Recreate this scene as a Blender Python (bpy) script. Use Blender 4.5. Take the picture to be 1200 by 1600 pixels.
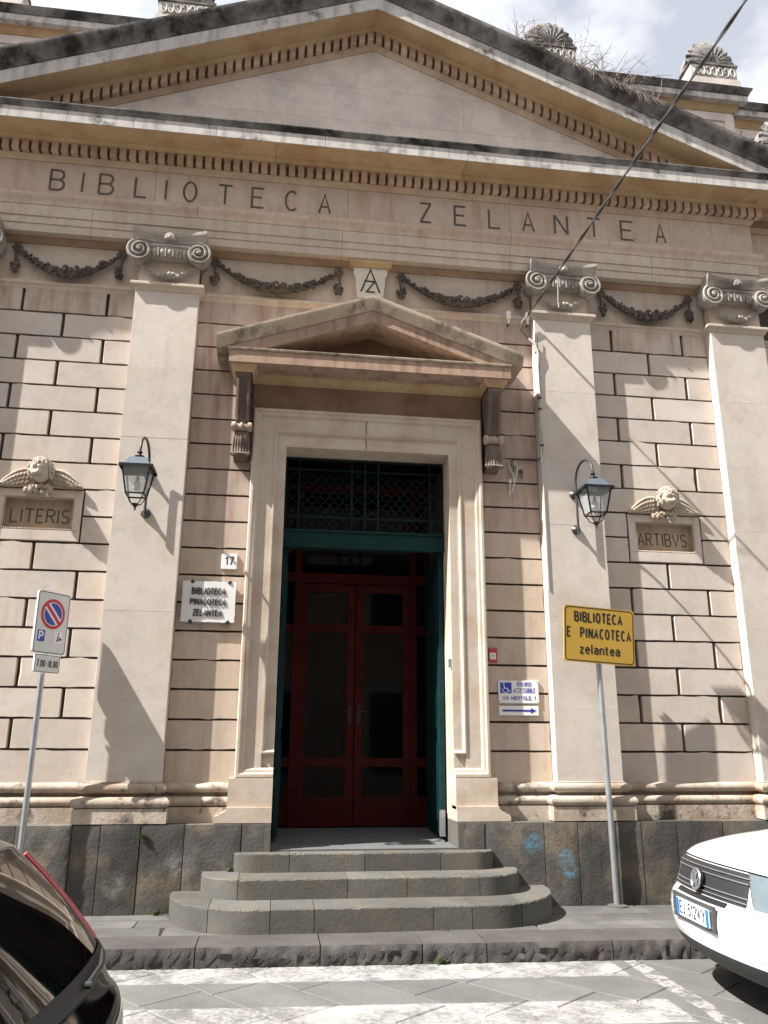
import bpy, bmesh, math, random
from mathutils import Vector, Matrix
random.seed(7)
R = math.radians
for o in list(bpy.data.objects): bpy.data.objects.remove(o)
scene = bpy.context.scene
COL = scene.collection

# ------------------------------------------------------------------ camera
CAM = Vector((-0.93064, -8.60727, 1.575)); YAW, PITCH, ROLL, FPX = 0.1297, 0.27804, 0.0057, 1247.82
fw = Vector((math.sin(YAW)*math.cos(PITCH), math.cos(YAW)*math.cos(PITCH), math.sin(PITCH)))
rt = Vector((math.cos(YAW), -math.sin(YAW), 0)); up = rt.cross(fw)
r2 = math.cos(ROLL)*rt + math.sin(ROLL)*up; u2 = -math.sin(ROLL)*rt + math.cos(ROLL)*up
cd = bpy.data.cameras.new('camera'); cam = bpy.data.objects.new('camera', cd); COL.objects.link(cam)
M4 = Matrix((r2, u2, -fw)).transposed().to_4x4(); M4.translation = CAM; cam.matrix_world = M4
cd.sensor_fit = 'HORIZONTAL'; cd.sensor_width = 36.0; cd.lens = 36.0*FPX/1200.0
cd.clip_start = 0.05; cd.clip_end = 3000
scene.camera = cam
scene.render.resolution_x, scene.render.resolution_y = 768, 1024

# ------------------------------------------------------------------ sky, sun, exposure
SUNDIR = Vector((3.26, 1.0, -3.98)).normalized()          # the way the light travels
toS = -SUNDIR
el = math.asin(toS.z); az = math.atan2(toS.x, toS.y)       # clockwise from +Y
world = bpy.data.worlds.new('World'); scene.world = world; world.use_nodes = True
nt = world.node_tree; nt.nodes.clear()
wo = nt.nodes.new('ShaderNodeOutputWorld'); bg = nt.nodes.new('ShaderNodeBackground')
sky = nt.nodes.new('ShaderNodeTexSky'); sky.sky_type = 'NISHITA'; sky.sun_disc = False
sky.sun_elevation = el; sky.sun_rotation = az; sky.air_density = 1.0; sky.dust_density = 1.5; sky.ozone_density = 1.0
tc = nt.nodes.new('ShaderNodeTexCoord'); mp = nt.nodes.new('ShaderNodeMapping'); mp.inputs['Scale'].default_value = (1, 1, 1.9)
mp.inputs['Location'].default_value = (0.35, 0.1, 0.2)
nz = nt.nodes.new('ShaderNodeTexNoise'); nz.inputs['Scale'].default_value = 2.1; nz.inputs['Detail'].default_value = 6; nz.inputs['Roughness'].default_value = 0.56
rp = nt.nodes.new('ShaderNodeValToRGB'); rp.color_ramp.elements[0].position = 0.40; rp.color_ramp.elements[1].position = 0.56; rp.color_ramp.elements[0].color = (.36,.36,.36,1)
mx = nt.nodes.new('ShaderNodeMix'); mx.data_type = 'RGBA'
mx.inputs['B'].default_value = (11.5, 11.6, 11.75, 1)
nt.links.new(tc.outputs['Generated'], mp.inputs[0]); nt.links.new(mp.outputs[0], nz.inputs['Vector'])
nt.links.new(nz.outputs['Fac'], rp.inputs[0]); nt.links.new(rp.outputs[0], mx.inputs['Factor'])
nt.links.new(sky.outputs[0], mx.inputs['A']); nt.links.new(mx.outputs['Result'], bg.inputs[0])
bg.inputs[1].default_value = 0.056
nt.links.new(bg.outputs[0], wo.inputs[0])
sd = bpy.data.lights.new('sun', 'SUN'); sd.energy = 5.0; sd.angle = R(0.53); sd.color = (1.0, 0.965, 0.91)
sun = bpy.data.objects.new('sun', sd); COL.objects.link(sun); sun.location = (-12, -6, 16)
sun.rotation_euler = SUNDIR.to_track_quat('-Z', 'Y').to_euler()
vs = scene.view_settings; vs.view_transform = 'Standard'; vs.look = 'None'; vs.gamma = 1; vs.exposure = 1.27; vs.use_curve_mapping = False
scene.render.engine = 'CYCLES'
scene.cycles.max_bounces = 5; scene.cycles.diffuse_bounces = 3; scene.cycles.glossy_bounces = 3; scene.cycles.transmission_bounces = 4; scene.cycles.transparent_max_bounces = 6

# ------------------------------------------------------------------ materials
class N:
    def __init__(s, name):
        s.m = bpy.data.materials.new(name); s.m.use_nodes = True; s.t = s.m.node_tree; s.t.nodes.clear()
        s.out = s.n('ShaderNodeOutputMaterial'); s.b = s.n('ShaderNodeBsdfPrincipled'); s.l(s.b.outputs[0], s.out.inputs[0])
        s.pos = s.n('ShaderNodeNewGeometry').outputs['Position']
    def n(s, k): return s.t.nodes.new(k)
    def l(s, a, b): s.t.links.new(a, b)
    def noise(s, scale, detail=4, rough=.55, stretch=None, off=(0,0,0)):
        v = s.pos
        if stretch or off != (0,0,0):
            m = s.n('ShaderNodeMapping'); m.inputs['Scale'].default_value = stretch or (1,1,1); m.inputs['Location'].default_value = off
            s.l(v, m.inputs[0]); v = m.outputs[0]
        t = s.n('ShaderNodeTexNoise'); t.inputs['Scale'].default_value = scale; t.inputs['Detail'].default_value = detail; t.inputs['Roughness'].default_value = rough
        s.l(v, t.inputs['Vector']); return t.outputs['Fac']
    def ramp(s, f, a, b, lo=0.0, hi=1.0):
        r = s.n('ShaderNodeMapRange'); r.inputs[1].default_value = a; r.inputs[2].default_value = b; r.inputs[3].default_value = lo; r.inputs[4].default_value = hi
        r.clamp = True; s.l(f, r.inputs[0]); return r.outputs[0]
    def mix(s, f, a, b):
        m = s.n('ShaderNodeMix'); m.data_type = 'RGBA'
        for v, i in ((f, 'Factor'), (a, 'A'), (b, 'B')):
            if hasattr(v, 'is_output'): s.l(v, m.inputs[i])
            elif i == 'Factor': m.inputs[i].default_value = v
            else: m.inputs[i].default_value = (*v[:3], 1)
        return m.outputs['Result']
    def mul(s, a, v):
        m = s.n('ShaderNodeMix'); m.data_type = 'RGBA'; m.blend_type = 'MULTIPLY'; m.inputs['Factor'].default_value = 1
        s.l(a, m.inputs['A'])
        if hasattr(v, 'is_output'): s.l(v, m.inputs['B'])
        else: m.inputs['B'].default_value = (*v, 1)
        return m.outputs['Result']
    def math(s, op, a, b=None):
        m = s.n('ShaderNodeMath'); m.operation = op
        for i, v in enumerate((a, b)):
            if v is None: continue
            if hasattr(v, 'is_output'): s.l(v, m.inputs[i])
            else: m.inputs[i].default_value = v
        return m.outputs[0]
    def rand(s): return s.n('ShaderNodeObjectInfo').outputs['Random']
    def color(s, c):
        if hasattr(c, 'is_output'): s.l(c, s.b.inputs['Base Color'])
        else: s.b.inputs['Base Color'].default_value = (*c[:3], 1)
    def bump(s, h, strength=.3, dist=.01):
        b = s.n('ShaderNodeBump'); b.inputs['Strength'].default_value = strength; b.inputs['Distance'].default_value = dist
        s.l(h, b.inputs['Height']); s.l(b.outputs[0], s.b.inputs['Normal'])
    def set(s, **k):
        for a, v in k.items():
            s.b.inputs[{'rough':'Roughness','metal':'Metallic','spec':'Specular IOR Level','coat':'Coat Weight','trans':'Transmission Weight','alpha':'Alpha','ior':'IOR','coatr':'Coat Roughness'}[a]].default_value = v

def stone(name, base, alt, stain=None, stain_amt=.5, var=.16, crust=None, speck=.35, bump=.35, rough=.85, streak=False, spots=None, rain=None, tint=None):
    n = N(name)
    c = n.mix(n.ramp(n.noise(1.3, 5), .35, .68), base, alt)
    if stain:
        f = n.noise(2.6, 4, .62, stretch=(3.2, 3.2, .45)) if streak else n.noise(2.3, 4, .6, off=(4, 1, 7))
        c = n.mix(n.math('MULTIPLY', n.ramp(f, .47, .68), stain_amt), c, stain)
    if tint: c = n.mix(n.math('MULTIPLY', n.math('FRACT', n.math('MULTIPLY', n.rand(), 7.31)), .55), c, tint)
    if rain: c = n.mix(n.math('MULTIPLY', n.math('MULTIPLY', n.ramp(n.noise(2.2, 4, .6, stretch=(2.6, 2.6, .22), off=(7, 3, 1)), .50, .70), n.ramp(n.noise(.7, 2, off=(3, 8, 4)), .42, .62)), .6), c, rain)
    # small soft blotches and dark pits
    c = n.mix(n.math('MULTIPLY', n.ramp(n.noise(15, 3), .52, .75), .25), c, tuple(x*.60 for x in base))
    c = n.mix(n.math('MULTIPLY', n.ramp(n.noise(4.5, 4, .7, off=(11, 5, 2)), .50, .66), .30), c, tuple(x*.70 for x in alt))
    if speck: c = n.mix(n.math('MULTIPLY', n.ramp(n.noise(26, 2, .6), .66, .71), speck), c, tuple(x*.38 for x in base))
    v = n.math('ADD', n.math('MULTIPLY', n.rand(), var), 1-var/2)
    vc = n.n('ShaderNodeCombineColor'); [n.l(v, vc.inputs[i]) for i in range(3)]
    c = n.mul(c, vc.outputs[0])
    if crust:
        col, lo, hi, sc = crust
        f = n.math('ADD', n.math('MULTIPLY', n.noise(sc, 5, .68, stretch=(1, 1, .8)), .7), n.math('MULTIPLY', n.noise(sc*4.2, 3, .6, off=(3, 3, 3)), .3))
        c = n.mix(n.ramp(f, lo, hi), c, col)
    if spots:
        for (p, r, sc) in spots:
            d = n.n('ShaderNodeVectorMath'); d.operation = 'DISTANCE'; n.l(n.pos, d.inputs[0]); d.inputs[1].default_value = p
            m = n.math('MULTIPLY', n.ramp(d.outputs['Value'], r, r*.35), n.ramp(n.noise(11, 4), .40, .60))
            c = n.mix(n.math('MULTIPLY', m, .75), c, sc)
    n.color(c); n.set(rough=rough, spec=.25)
    h = n.noise(30, 5, .68)
    n.bump(h, bump, .008)
    return n.m

def plain(name, c, rough=.5, metal=0, var=0, noise=0, **k):
    n = N(name)
    if noise:
        cc = n.mix(n.ramp(n.noise(9, 5), .3, .7), tuple(x*(1-noise) for x in c), tuple(min(1, x*(1+noise)) for x in c)); n.color(cc)
    else: n.color(c)
    n.set(rough=rough, metal=metal, **k); return n.m

MT = {}
MT['wall'] = stone('limestone_wall', (.58,.515,.46), (.515,.46,.415), stain=(.46,.35,.27), stain_amt=.45, var=.15, bump=.18, speck=.22, rain=(.36,.29,.235), tint=(.57,.48,.40))
MT['wallred'] = stone('limestone_reddened', (.53,.435,.38), (.45,.36,.31), stain=(.29,.17,.12), stain_amt=.8, var=.2, streak=True, bump=.2, speck=.25, tint=(.40,.29,.23))
MT['pil'] = stone('limestone_pilaster', (.585,.53,.475), (.54,.49,.44), stain=(.51,.40,.31), stain_amt=.45, var=.07, bump=.15, speck=.15, rain=(.41,.34,.285))
MT['walltop'] = stone('limestone_rain_stained', (.54,.46,.40), (.48,.41,.355), stain=(.30,.185,.115), stain_amt=.75, var=.08, streak=True)
MT['wallmid'] = stone('limestone_lower_jamb', (.55,.47,.40), (.48,.40,.34), stain=(.36,.25,.18), stain_amt=.6, var=.16, streak=True, bump=.2, speck=.25, tint=(.52,.41,.31))
MT['mono'] = stone('cream_block_stone', (.66,.61,.53), (.60,.55,.47), var=.0)
MT['hoodshade'] = stone('shade_darkened_brown_stone', (.20,.125,.09), (.135,.085,.062), stain=(.09,.05,.035), stain_amt=.6, var=.04)  # stained brown stone, darkened further to paint in the hood recess's deep shade
MT['hoodshade2'] = stone('stained_lintel_stone', (.33,.22,.155), (.235,.15,.105), stain=(.15,.085,.06), stain_amt=.6, var=.04)
MT['palm'] = stone('grey_palmette_stone', (.30,.285,.27), (.20,.19,.18), var=.2, crust=((.06,.055,.05), .50, .60, 4.0))
MT['joint'] = stone('joint_mortar', (.10,.075,.06), (.075,.056,.047), var=0)
MT['ent'] = stone('entablature_stone', (.59,.475,.39), (.51,.40,.32), stain=(.40,.26,.165), stain_amt=.55, var=.08, streak=True)
MT['entgrey'] = stone('architrave_stone', (.57,.485,.41), (.49,.42,.355), stain=(.42,.29,.19), stain_amt=.5, var=.08, streak=True)
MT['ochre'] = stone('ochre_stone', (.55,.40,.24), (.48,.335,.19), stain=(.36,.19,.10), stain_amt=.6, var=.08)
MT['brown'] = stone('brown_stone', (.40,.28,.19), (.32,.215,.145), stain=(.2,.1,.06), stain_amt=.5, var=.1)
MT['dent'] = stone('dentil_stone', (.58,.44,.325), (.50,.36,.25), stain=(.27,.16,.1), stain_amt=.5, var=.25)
MT['corona'] = stone('weathered_corona', (.56,.53,.49), (.47,.44,.41), var=.05, crust=((.035,.031,.029), .53, .66, 1.9), streak=True, stain=(.26,.24,.22), stain_amt=.8)
MT['sima'] = stone('black_crusted_stone', (.25,.235,.22), (.13,.12,.113), var=.05, crust=((.026,.024,.022), .43, .60, 1.7))
MT['tymp'] = stone('tympanum_stone', (.65,.575,.515), (.59,.51,.45), stain=(.36,.33,.31), stain_amt=.5, var=.05)
MT['carve'] = stone('dark_carved_stone', (.115,.098,.085), (.07,.06,.053), stain=(.22,.15,.11), stain_amt=.4, var=.12, bump=.6)
MT['capital'] = stone('grey_capital_stone', (.43,.39,.345), (.31,.28,.25), stain=(.12,.105,.09), stain_amt=.75, var=.08)
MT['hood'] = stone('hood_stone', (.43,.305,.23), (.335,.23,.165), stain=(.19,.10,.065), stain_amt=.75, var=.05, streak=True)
MT['hoodtop'] = stone('lichen_hood_stone', (.52,.44,.34), (.43,.34,.25), var=.05, crust=((.10,.08,.055), .48, .66, 3.0))
MT['frame'] = stone('door_surround_stone', (.56,.49,.415), (.50,.42,.345), stain=(.40,.27,.18), stain_amt=.6, var=.04, bump=.2, speck=.2, rain=(.36,.27,.2))
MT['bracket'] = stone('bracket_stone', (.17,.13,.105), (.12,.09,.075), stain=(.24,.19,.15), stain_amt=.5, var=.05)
MT['relief'] = stone('relief_stone', (.50,.45,.37), (.41,.36,.29), stain=(.33,.19,.12), stain_amt=.55, var=.04)
MT['tablet'] = stone('tablet_recess_stone', (.44,.36,.27), (.38,.30,.22), stain=(.29,.18,.11), stain_amt=.5, var=.04, streak=True)
MT['base'] = stone('base_stone', (.50,.435,.365), (.40,.335,.275), stain=(.27,.175,.115), stain_amt=.75, var=.16, bump=.7, crust=((.10,.085,.072), .53, .62, 2.6))
MT['lava'] = stone('basalt_plinth', (.10,.096,.088), (.058,.056,.052), stain=(.21,.165,.12), stain_amt=.8, var=.5, bump=.8, speck=.3, rain=(.03,.029,.027),
                   spots=[((1.70,-.22,.585),.12,(.10,.30,.44)), ((2.02,-.22,.44),.11,(.10,.30,.44)), ((2.07,-.22,.33),.09,(.11,.28,.40)), ((-1.78,-.22,.42),.16,(.24,.235,.225)), ((-2.35,-.22,.25),.14,(.2,.19,.18))])
MT['step'] = stone('basalt_step', (.125,.121,.11), (.088,.086,.078), stain=(.15,.125,.09), stain_amt=.7, var=.3, bump=.5, speck=.25)
MT['pave'] = stone('basalt_paving', (.115,.112,.106), (.08,.078,.075), stain=(.155,.146,.13), stain_amt=.65, var=.4, bump=.5, speck=.25)
MT['kerb'] = stone('basalt_kerb', (.095,.09,.085), (.06,.056,.053), stain=(.09,.07,.06), stain_amt=.4, var=.15, bump=1.0, speck=.3)
MT['floor'] = stone('threshold_marble', (.13,.135,.135), (.10,.105,.108), var=.05)
MT['dirt'] = stone('dark_joint_dirt', (.035,.032,.028), (.05,.045,.04), var=0)
MT['ink'] = plain('incised_letter_dark', (.095,.082,.072), .8, noise=.3)
MT['green'] = plain('dark_green_paint', (.006,.03,.032), .5, noise=.25, spec=.15)
MT['iron'] = plain('green_grille_iron', (.006,.018,.018), .6, noise=.2, spec=.12)
MT['red'] = plain('dark_red_wood', (.046,.0042,.0035), .45, noise=.35, spec=.12)
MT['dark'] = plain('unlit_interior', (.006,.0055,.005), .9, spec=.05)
MT['black'] = plain('black_iron', (.018,.018,.02), .42, .3)
MT['greyiron'] = plain('grey_iron', (.055,.055,.055), .45, .4)
MT['lampcap'] = plain('zinc_lamp_cap', (.20,.23,.26), .3, .75)
MT['galv'] = plain('galvanised_steel', (.40,.42,.44), .42, .7, noise=.12)
MT['bulb'] = plain('frosted_bulb', (.75,.75,.73), .3)
MT['white'] = plain('white_enamel', (.78,.79,.80), .4)
MT['marble'] = plain('white_marble', (.72,.72,.71), .4, noise=.06)
MT['signgrey'] = plain('reflective_sheet', (.62,.64,.63), .45)
MT['signblack'] = plain('sign_black', (.012,.012,.013), .5)
MT['yellow'] = plain('sign_yellow', (.46,.285,.045), .45, noise=.05)
MT['signred'] = plain('sign_red', (.52,.018,.045), .45)
MT['signblue'] = plain('sign_blue', (.012,.055,.36), .45)
MT['accblue'] = plain('access_blue', (.03,.05,.42), .4)
MT['indigo'] = plain('arrow_indigo', (.045,.03,.30), .4)
MT['alarm'] = plain('alarm_red', (.42,.06,.07), .5)
MT['cable'] = plain('black_cable', (.065,.06,.057), .5)
MT['cablew'] = plain('white_cable', (.55,.54,.52), .5)
MT['porc'] = plain('porcelain', (.75,.73,.69), .25)
MT['chrome'] = plain('chrome', (.75,.76,.78), .12, 1.0)
MT['handle'] = plain('dull_brass', (.035,.03,.026), .5, .5)
MT['bar'] = plain('satin_bar', (.40,.41,.43), .35, .7)
MT['cwhite'] = plain('white_car_paint', (.80,.81,.82), .35, coat=1.0, coatr=.04)
MT['cblack'] = plain('black_car_paint', (.003,.003,.004), .06, spec=.32)
MT['rubber'] = plain('tyre_rubber', (.02,.02,.02), .85)
MT['plast'] = plain('dark_plastic', (.022,.022,.024), .55)
MT['plastg'] = plain('grey_plastic', (.06,.063,.066), .5)
MT['tail'] = plain('red_tail_lamp', (.42,.012,.03), .15, coat=1.0)
MT['plateblue'] = plain('plate_blue', (.015,.16,.48), .4)
MT['twig'] = plain('dry_twig', (.20,.155,.125), .9, noise=.3)
MT['leaf'] = plain('weed_green', (.10,.17,.04), .7, noise=.4)
def glass(name, tint, alpha, rough=.02, spec=.5, coat=.6):
    n = N(name); n.color(tint); n.set(rough=rough, spec=spec, coat=coat, coatr=.02)
    tr = n.n('ShaderNodeBsdfTransparent'); tr.inputs[0].default_value = (.9,.92,.92,1); ms = n.n('ShaderNodeMixShader'); ms.inputs[0].default_value = alpha
    n.l(tr.outputs[0], ms.inputs[1]); n.l(n.b.outputs[0], ms.inputs[2]); n.l(ms.outputs[0], n.out.inputs[0]); return n.m
MT['lampglass'] = glass('lamp_glass', (.75,.78,.78), .30, .08)
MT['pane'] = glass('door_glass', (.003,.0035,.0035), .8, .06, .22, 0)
MT['carglass'] = glass('car_glass', (.004,.005,.005), .965, .01)
MT['headlamp'] = glass('headlamp_glass', (.17,.21,.24), .75, .02)

# road: basalt slabs with worn zebra paint (flat print laid over the stone colour)
def road_mat():
    n = N('basalt_road_with_worn_paint')
    c = n.mix(n.ramp(n.noise(1.7, 4), .35, .68), (.155,.152,.146), (.108,.107,.103))
    c = n.mix(n.math('MULTIPLY', n.ramp(n.noise(38, 4), .55, .75), .35), c, (.055,.054,.053))
    c = n.mix(n.math('MULTIPLY', n.ramp(n.noise(5, 6, .65, off=(9, 2, 0)), .55, .7), .35), c, (.165,.16,.152))
    v = n.math('ADD', n.math('MULTIPLY', n.rand(), .2), .9); vc = n.n('ShaderNodeCombineColor'); [n.l(v, vc.inputs[i]) for i in range(3)]
    c = n.mul(c, vc.outputs[0])
    sp = n.n('ShaderNodeSeparateXYZ'); n.l(n.pos, sp.inputs[0])
    x, y = sp.outputs[0], sp.outputs[1]
    wob = n.math('MULTIPLY', n.math('SUBTRACT', n.noise(6, 3), .5), .05)
    yy = n.math('ADD', n.math('ADD', y, n.math('MULTIPLY', x, .045)), wob)            # distance along the crossing
    xx = n.math('ADD', x, n.math('MULTIPLY', wob, 1.4))
    # stripes of 0.47 m, one metre apart
    per = n.math('FRACT', n.math('ADD', n.math('MULTIPLY', yy, -1/1.04), -1.50/1.04+2))
    st = n.math('MULTIPLY', n.ramp(per, .0, .02), n.ramp(per, .47, .45))
    st = n.math('MULTIPLY', st, n.ramp(xx, 1.86, 1.84)); st = n.math('MULTIPLY', st, n.ramp(xx, -4.6, -4.55))
    ln = n.math('MULTIPLY', n.ramp(xx, 1.96, 1.98), n.ramp(xx, 2.11, 2.09))
    wear1 = n.ramp(n.math('ADD', n.math('MULTIPLY', n.noise(24, 5, .75), .42), n.math('MULTIPLY', n.noise(2.6, 5, .7, off=(2, 7, 0)), .58)), .43, .57, 1.0, .06)
    wear2 = n.ramp(n.noise(9, 6, .72, off=(5, 5, 0)), .47, .55, .85, .05)
    f = n.math('MAXIMUM', n.math('MULTIPLY', st, wear1), n.math('MULTIPLY', ln, wear2))
    c = n.mix(f, c, (.33,.325,.31))
    n.color(c); n.set(rough=.8, spec=.3)
    n.bump(n.noise(34, 5, .68), .7, .008)
    return n.m
MT['road'] = road_mat()

# ------------------------------------------------------------------ mesh helpers
class MB:
    def __init__(s): s.v = []; s.f = []
    def add(s, vs, fs):
        b = len(s.v); s.v += [tuple(p) for p in vs]; s.f += [tuple(b+i for i in f) for f in fs]; return s
    def box(s, x0, x1, y0, y1, z0, z1):
        return s.add([(x0,y0,z0),(x1,y0,z0),(x1,y1,z0),(x0,y1,z0),(x0,y0,z1),(x1,y0,z1),(x1,y1,z1),(x0,y1,z1)],
                     [(3,2,1,0),(4,5,6,7),(0,1,5,4),(1,2,6,5),(2,3,7,6),(3,0,4,7)])
    def cbox(s, x0, x1, y0, y1, z0, z1, c=.008):          # box whose front (-y) arrises are chamfered
        return s.add([(x0+c,y0,z0+c),(x1-c,y0,z0+c),(x1-c,y0,z1-c),(x0+c,y0,z1-c),(x0,y0+c,z0),(x1,y0+c,z0),(x1,y0+c,z1),(x0,y0+c,z1),(x0,y1,z0),(x1,y1,z0),(x1,y1,z1),(x0,y1,z1)],
                     [(0,1,2,3),(4,5,1,0),(5,6,2,1),(6,7,3,2),(7,4,0,3),(8,9,5,4),(9,10,6,5),(10,11,7,6),(11,8,4,7),(11,10,9,8)])
    def rblock(s, w, h, d, rg, step=.09, k=1.0):                  # stone block with a worn, uneven front arris
        nx, nz = max(2, int(w/step)), max(2, int(h/step)); per = []
        per += [(-w/2+w*i/nx,-h/2,0,1) for i in range(nx)]+[(w/2,-h/2+h*i/nz,-1,0) for i in range(nz)]+[(w/2-w*i/nx,h/2,0,-1) for i in range(nx)]+[(-w/2,h/2-h*i/nz,1,0) for i in range(nz)]
        n = len(per); fr = []; ou = []; bk = []
        for i, (x, z, ix, iz) in enumerate(per):
            e = k*(rg.uniform(.003,.008)+(rg.random() < .06)*rg.uniform(.004,.016)); px, pz = per[i-1][2:]
            corner = (px, pz) != (ix, iz); qx, qz = (ix+px, iz+pz) if corner else (ix, iz)
            fr.append((x+qx*e, 0, z+qz*e)); ou.append((x, e*.9+.001*k, z)); bk.append((x, d, z))
        return s.add(fr+ou+bk, [tuple(range(n))]+[(n+i,n+(i+1)%n,(i+1)%n,i) for i in range(n)]+[(2*n+i,2*n+(i+1)%n,n+(i+1)%n,n+i) for i in range(n)])
    def prism(s, poly, fn, d0, d1):                       # polygon (a,b) extruded; fn(a,b,d) -> xyz
        n = len(poly); vs = [fn(a,b,d0) for a,b in poly]+[fn(a,b,d1) for a,b in poly]
        return s.add(vs, [tuple(range(n))[::-1], tuple(range(n,2*n))]+[(i,(i+1)%n,n+(i+1)%n,n+i) for i in range(n)])
    def tube(s, pts, r, n=6, cap=True, closed=False):
        pts = [Vector(p) for p in pts]; rs = r if isinstance(r, (list,tuple)) else [r]*len(pts)
        vs = []; prev = None; L = len(pts)
        for i, p in enumerate(pts):
            if closed: t = pts[(i+1)%L]-pts[i-1]
            else: t = (pts[min(i+1,L-1)]-pts[max(i-1,0)])
            t.normalize()
            if prev is None: a = t.orthogonal().normalized()
            else:
                a = prev-t*prev.dot(t); a = a.normalized() if a.length > 1e-6 else t.orthogonal().normalized()
            prev = a; b = t.cross(a)
            for k in range(n):
                q = 2*math.pi*k/n; vs.append(p+(a*math.cos(q)+b*math.sin(q))*rs[i])
        fs = []
        for i in range(L if closed else L-1):
            j = (i+1) % L
            fs += [(i*n+k, i*n+(k+1)%n, j*n+(k+1)%n, j*n+k) for k in range(n)]
        if cap and not closed: fs += [tuple(range(n))[::-1], tuple((L-1)*n+k for k in range(n))]
        return s.add(vs, fs)
    def lathe(s, prof, c=(0,0,0), axis='z', n=14):        # prof [(r,h)]
        vs = []
        for r, h in prof:
            for k in range(n):
                q = 2*math.pi*k/n; a, b = r*math.cos(q), r*math.sin(q)
                p = {'z':(a,b,h),'y':(a,h,b),'x':(h,a,b)}[axis]; vs.append((c[0]+p[0],c[1]+p[1],c[2]+p[2]))
        L = len(prof); fs = [(i*n+k,i*n+(k+1)%n,(i+1)*n+(k+1)%n,(i+1)*n+k) for i in range(L-1) for k in range(n)]
        fs += [tuple(range(n))[::-1], tuple((L-1)*n+k for k in range(n))]
        return s.add(vs, fs)
    def ball(s, c, r, sc=(1,1,1), nu=8, nv=5, rot=None):
        vs = []; 
        for i in range(nv+1):
            th = math.pi*i/nv
            for k in range(nu):
                q = 2*math.pi*k/nu; p = Vector((r*sc[0]*math.sin(th)*math.cos(q), r*sc[1]*math.sin(th)*math.sin(q), r*sc[2]*math.cos(th)))
                if rot: p = rot @ p
                vs.append((c[0]+p.x, c[1]+p.y, c[2]+p.z))
        return s.add(vs, [(i*nu+k,(i+1)*nu+k,(i+1)*nu+(k+1)%nu,i*nu+(k+1)%nu) for i in range(nv) for k in range(nu)])
    def sweep(s, prof, path, fn=None, caps=True):         # prof [(out,h)], path [(a,b)]; out goes to the right of travel
        fn = fn or (lambda a,b,h: (a,b,h)); P = [Vector(p) for p in path]; n = len(prof); vs = []
        for i, p in enumerate(P):
            ns = []
            for a, b in ((i-1,i),(i,i+1)):
                if a >= 0 and b < len(P):
                    d = (P[b]-P[a]).normalized(); ns.append(Vector((d.y,-d.x)))
            m = ns[0] if len(ns) == 1 else (ns[0]+ns[1])/(1+ns[0].dot(ns[1]))
            vs += [fn(p.x+m.x*o, p.y+m.y*o, h) for o, h in prof]
        fs = [(i*n+j,(i+1)*n+j,(i+1)*n+j+1,i*n+j+1) for i in range(len(P)-1) for j in range(n-1)]
        if caps: fs += [tuple(range(n)), tuple((len(P)-1)*n+j for j in range(n))[::-1]]
        return s.add(vs, fs)
    def mesh(s, name, mat=None, smooth=None, weld=False):
        me = bpy.data.meshes.new(name); me.from_pydata(s.v, [], s.f)
        bm = bmesh.new(); bm.from_mesh(me)
        if weld: bmesh.ops.remove_doubles(bm, verts=bm.verts, dist=1e-5)
        bmesh.ops.recalc_face_normals(bm, faces=bm.faces); bm.to_mesh(me); bm.free()
        if mat: me.materials.append(MT[mat])
        if smooth is not None:
            me.shade_smooth(); me.set_sharp_from_angle(angle=R(smooth))
        return me
    def build(s, name, mat, parent=None, smooth=None, loc=None, kind=None, weld=False):
        return place(name, s.mesh(name, mat, smooth, weld), parent, loc, kind=kind)

def place(name, me, parent=None, loc=None, rz=0, kind=None):
    o = bpy.data.objects.new(name, me); COL.objects.link(o)
    if loc: o.location = loc
    if rz: o.rotation_euler.z = rz
    if parent:
        o.parent = parent
        if parent.get('_world'): o.matrix_parent_inverse = Matrix.Translation(-Vector(parent.location))
    if kind: o['kind'] = kind
    return o
def tag(o, label, cat, group=None):
    o['label'] = label; o['category'] = cat
    if group: o['group'] = group
    return o
def thing(name, loc, label, cat, group=None, rz=0, local=False):
    o = bpy.data.objects.new(name, None); COL.objects.link(o); o.location = loc; o.empty_display_size = .2
    o.rotation_euler.z = rz
    if not local: o['_world'] = 1
    return tag(o, label, cat, group)
def struct(o): o['kind'] = 'structure'; return o
def copy_tree(o, parent=None):
    c = o.copy(); COL.objects.link(c)
    if parent: c.parent = parent
    for ch in list(o.children): copy_tree(ch, c)
    return c

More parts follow.
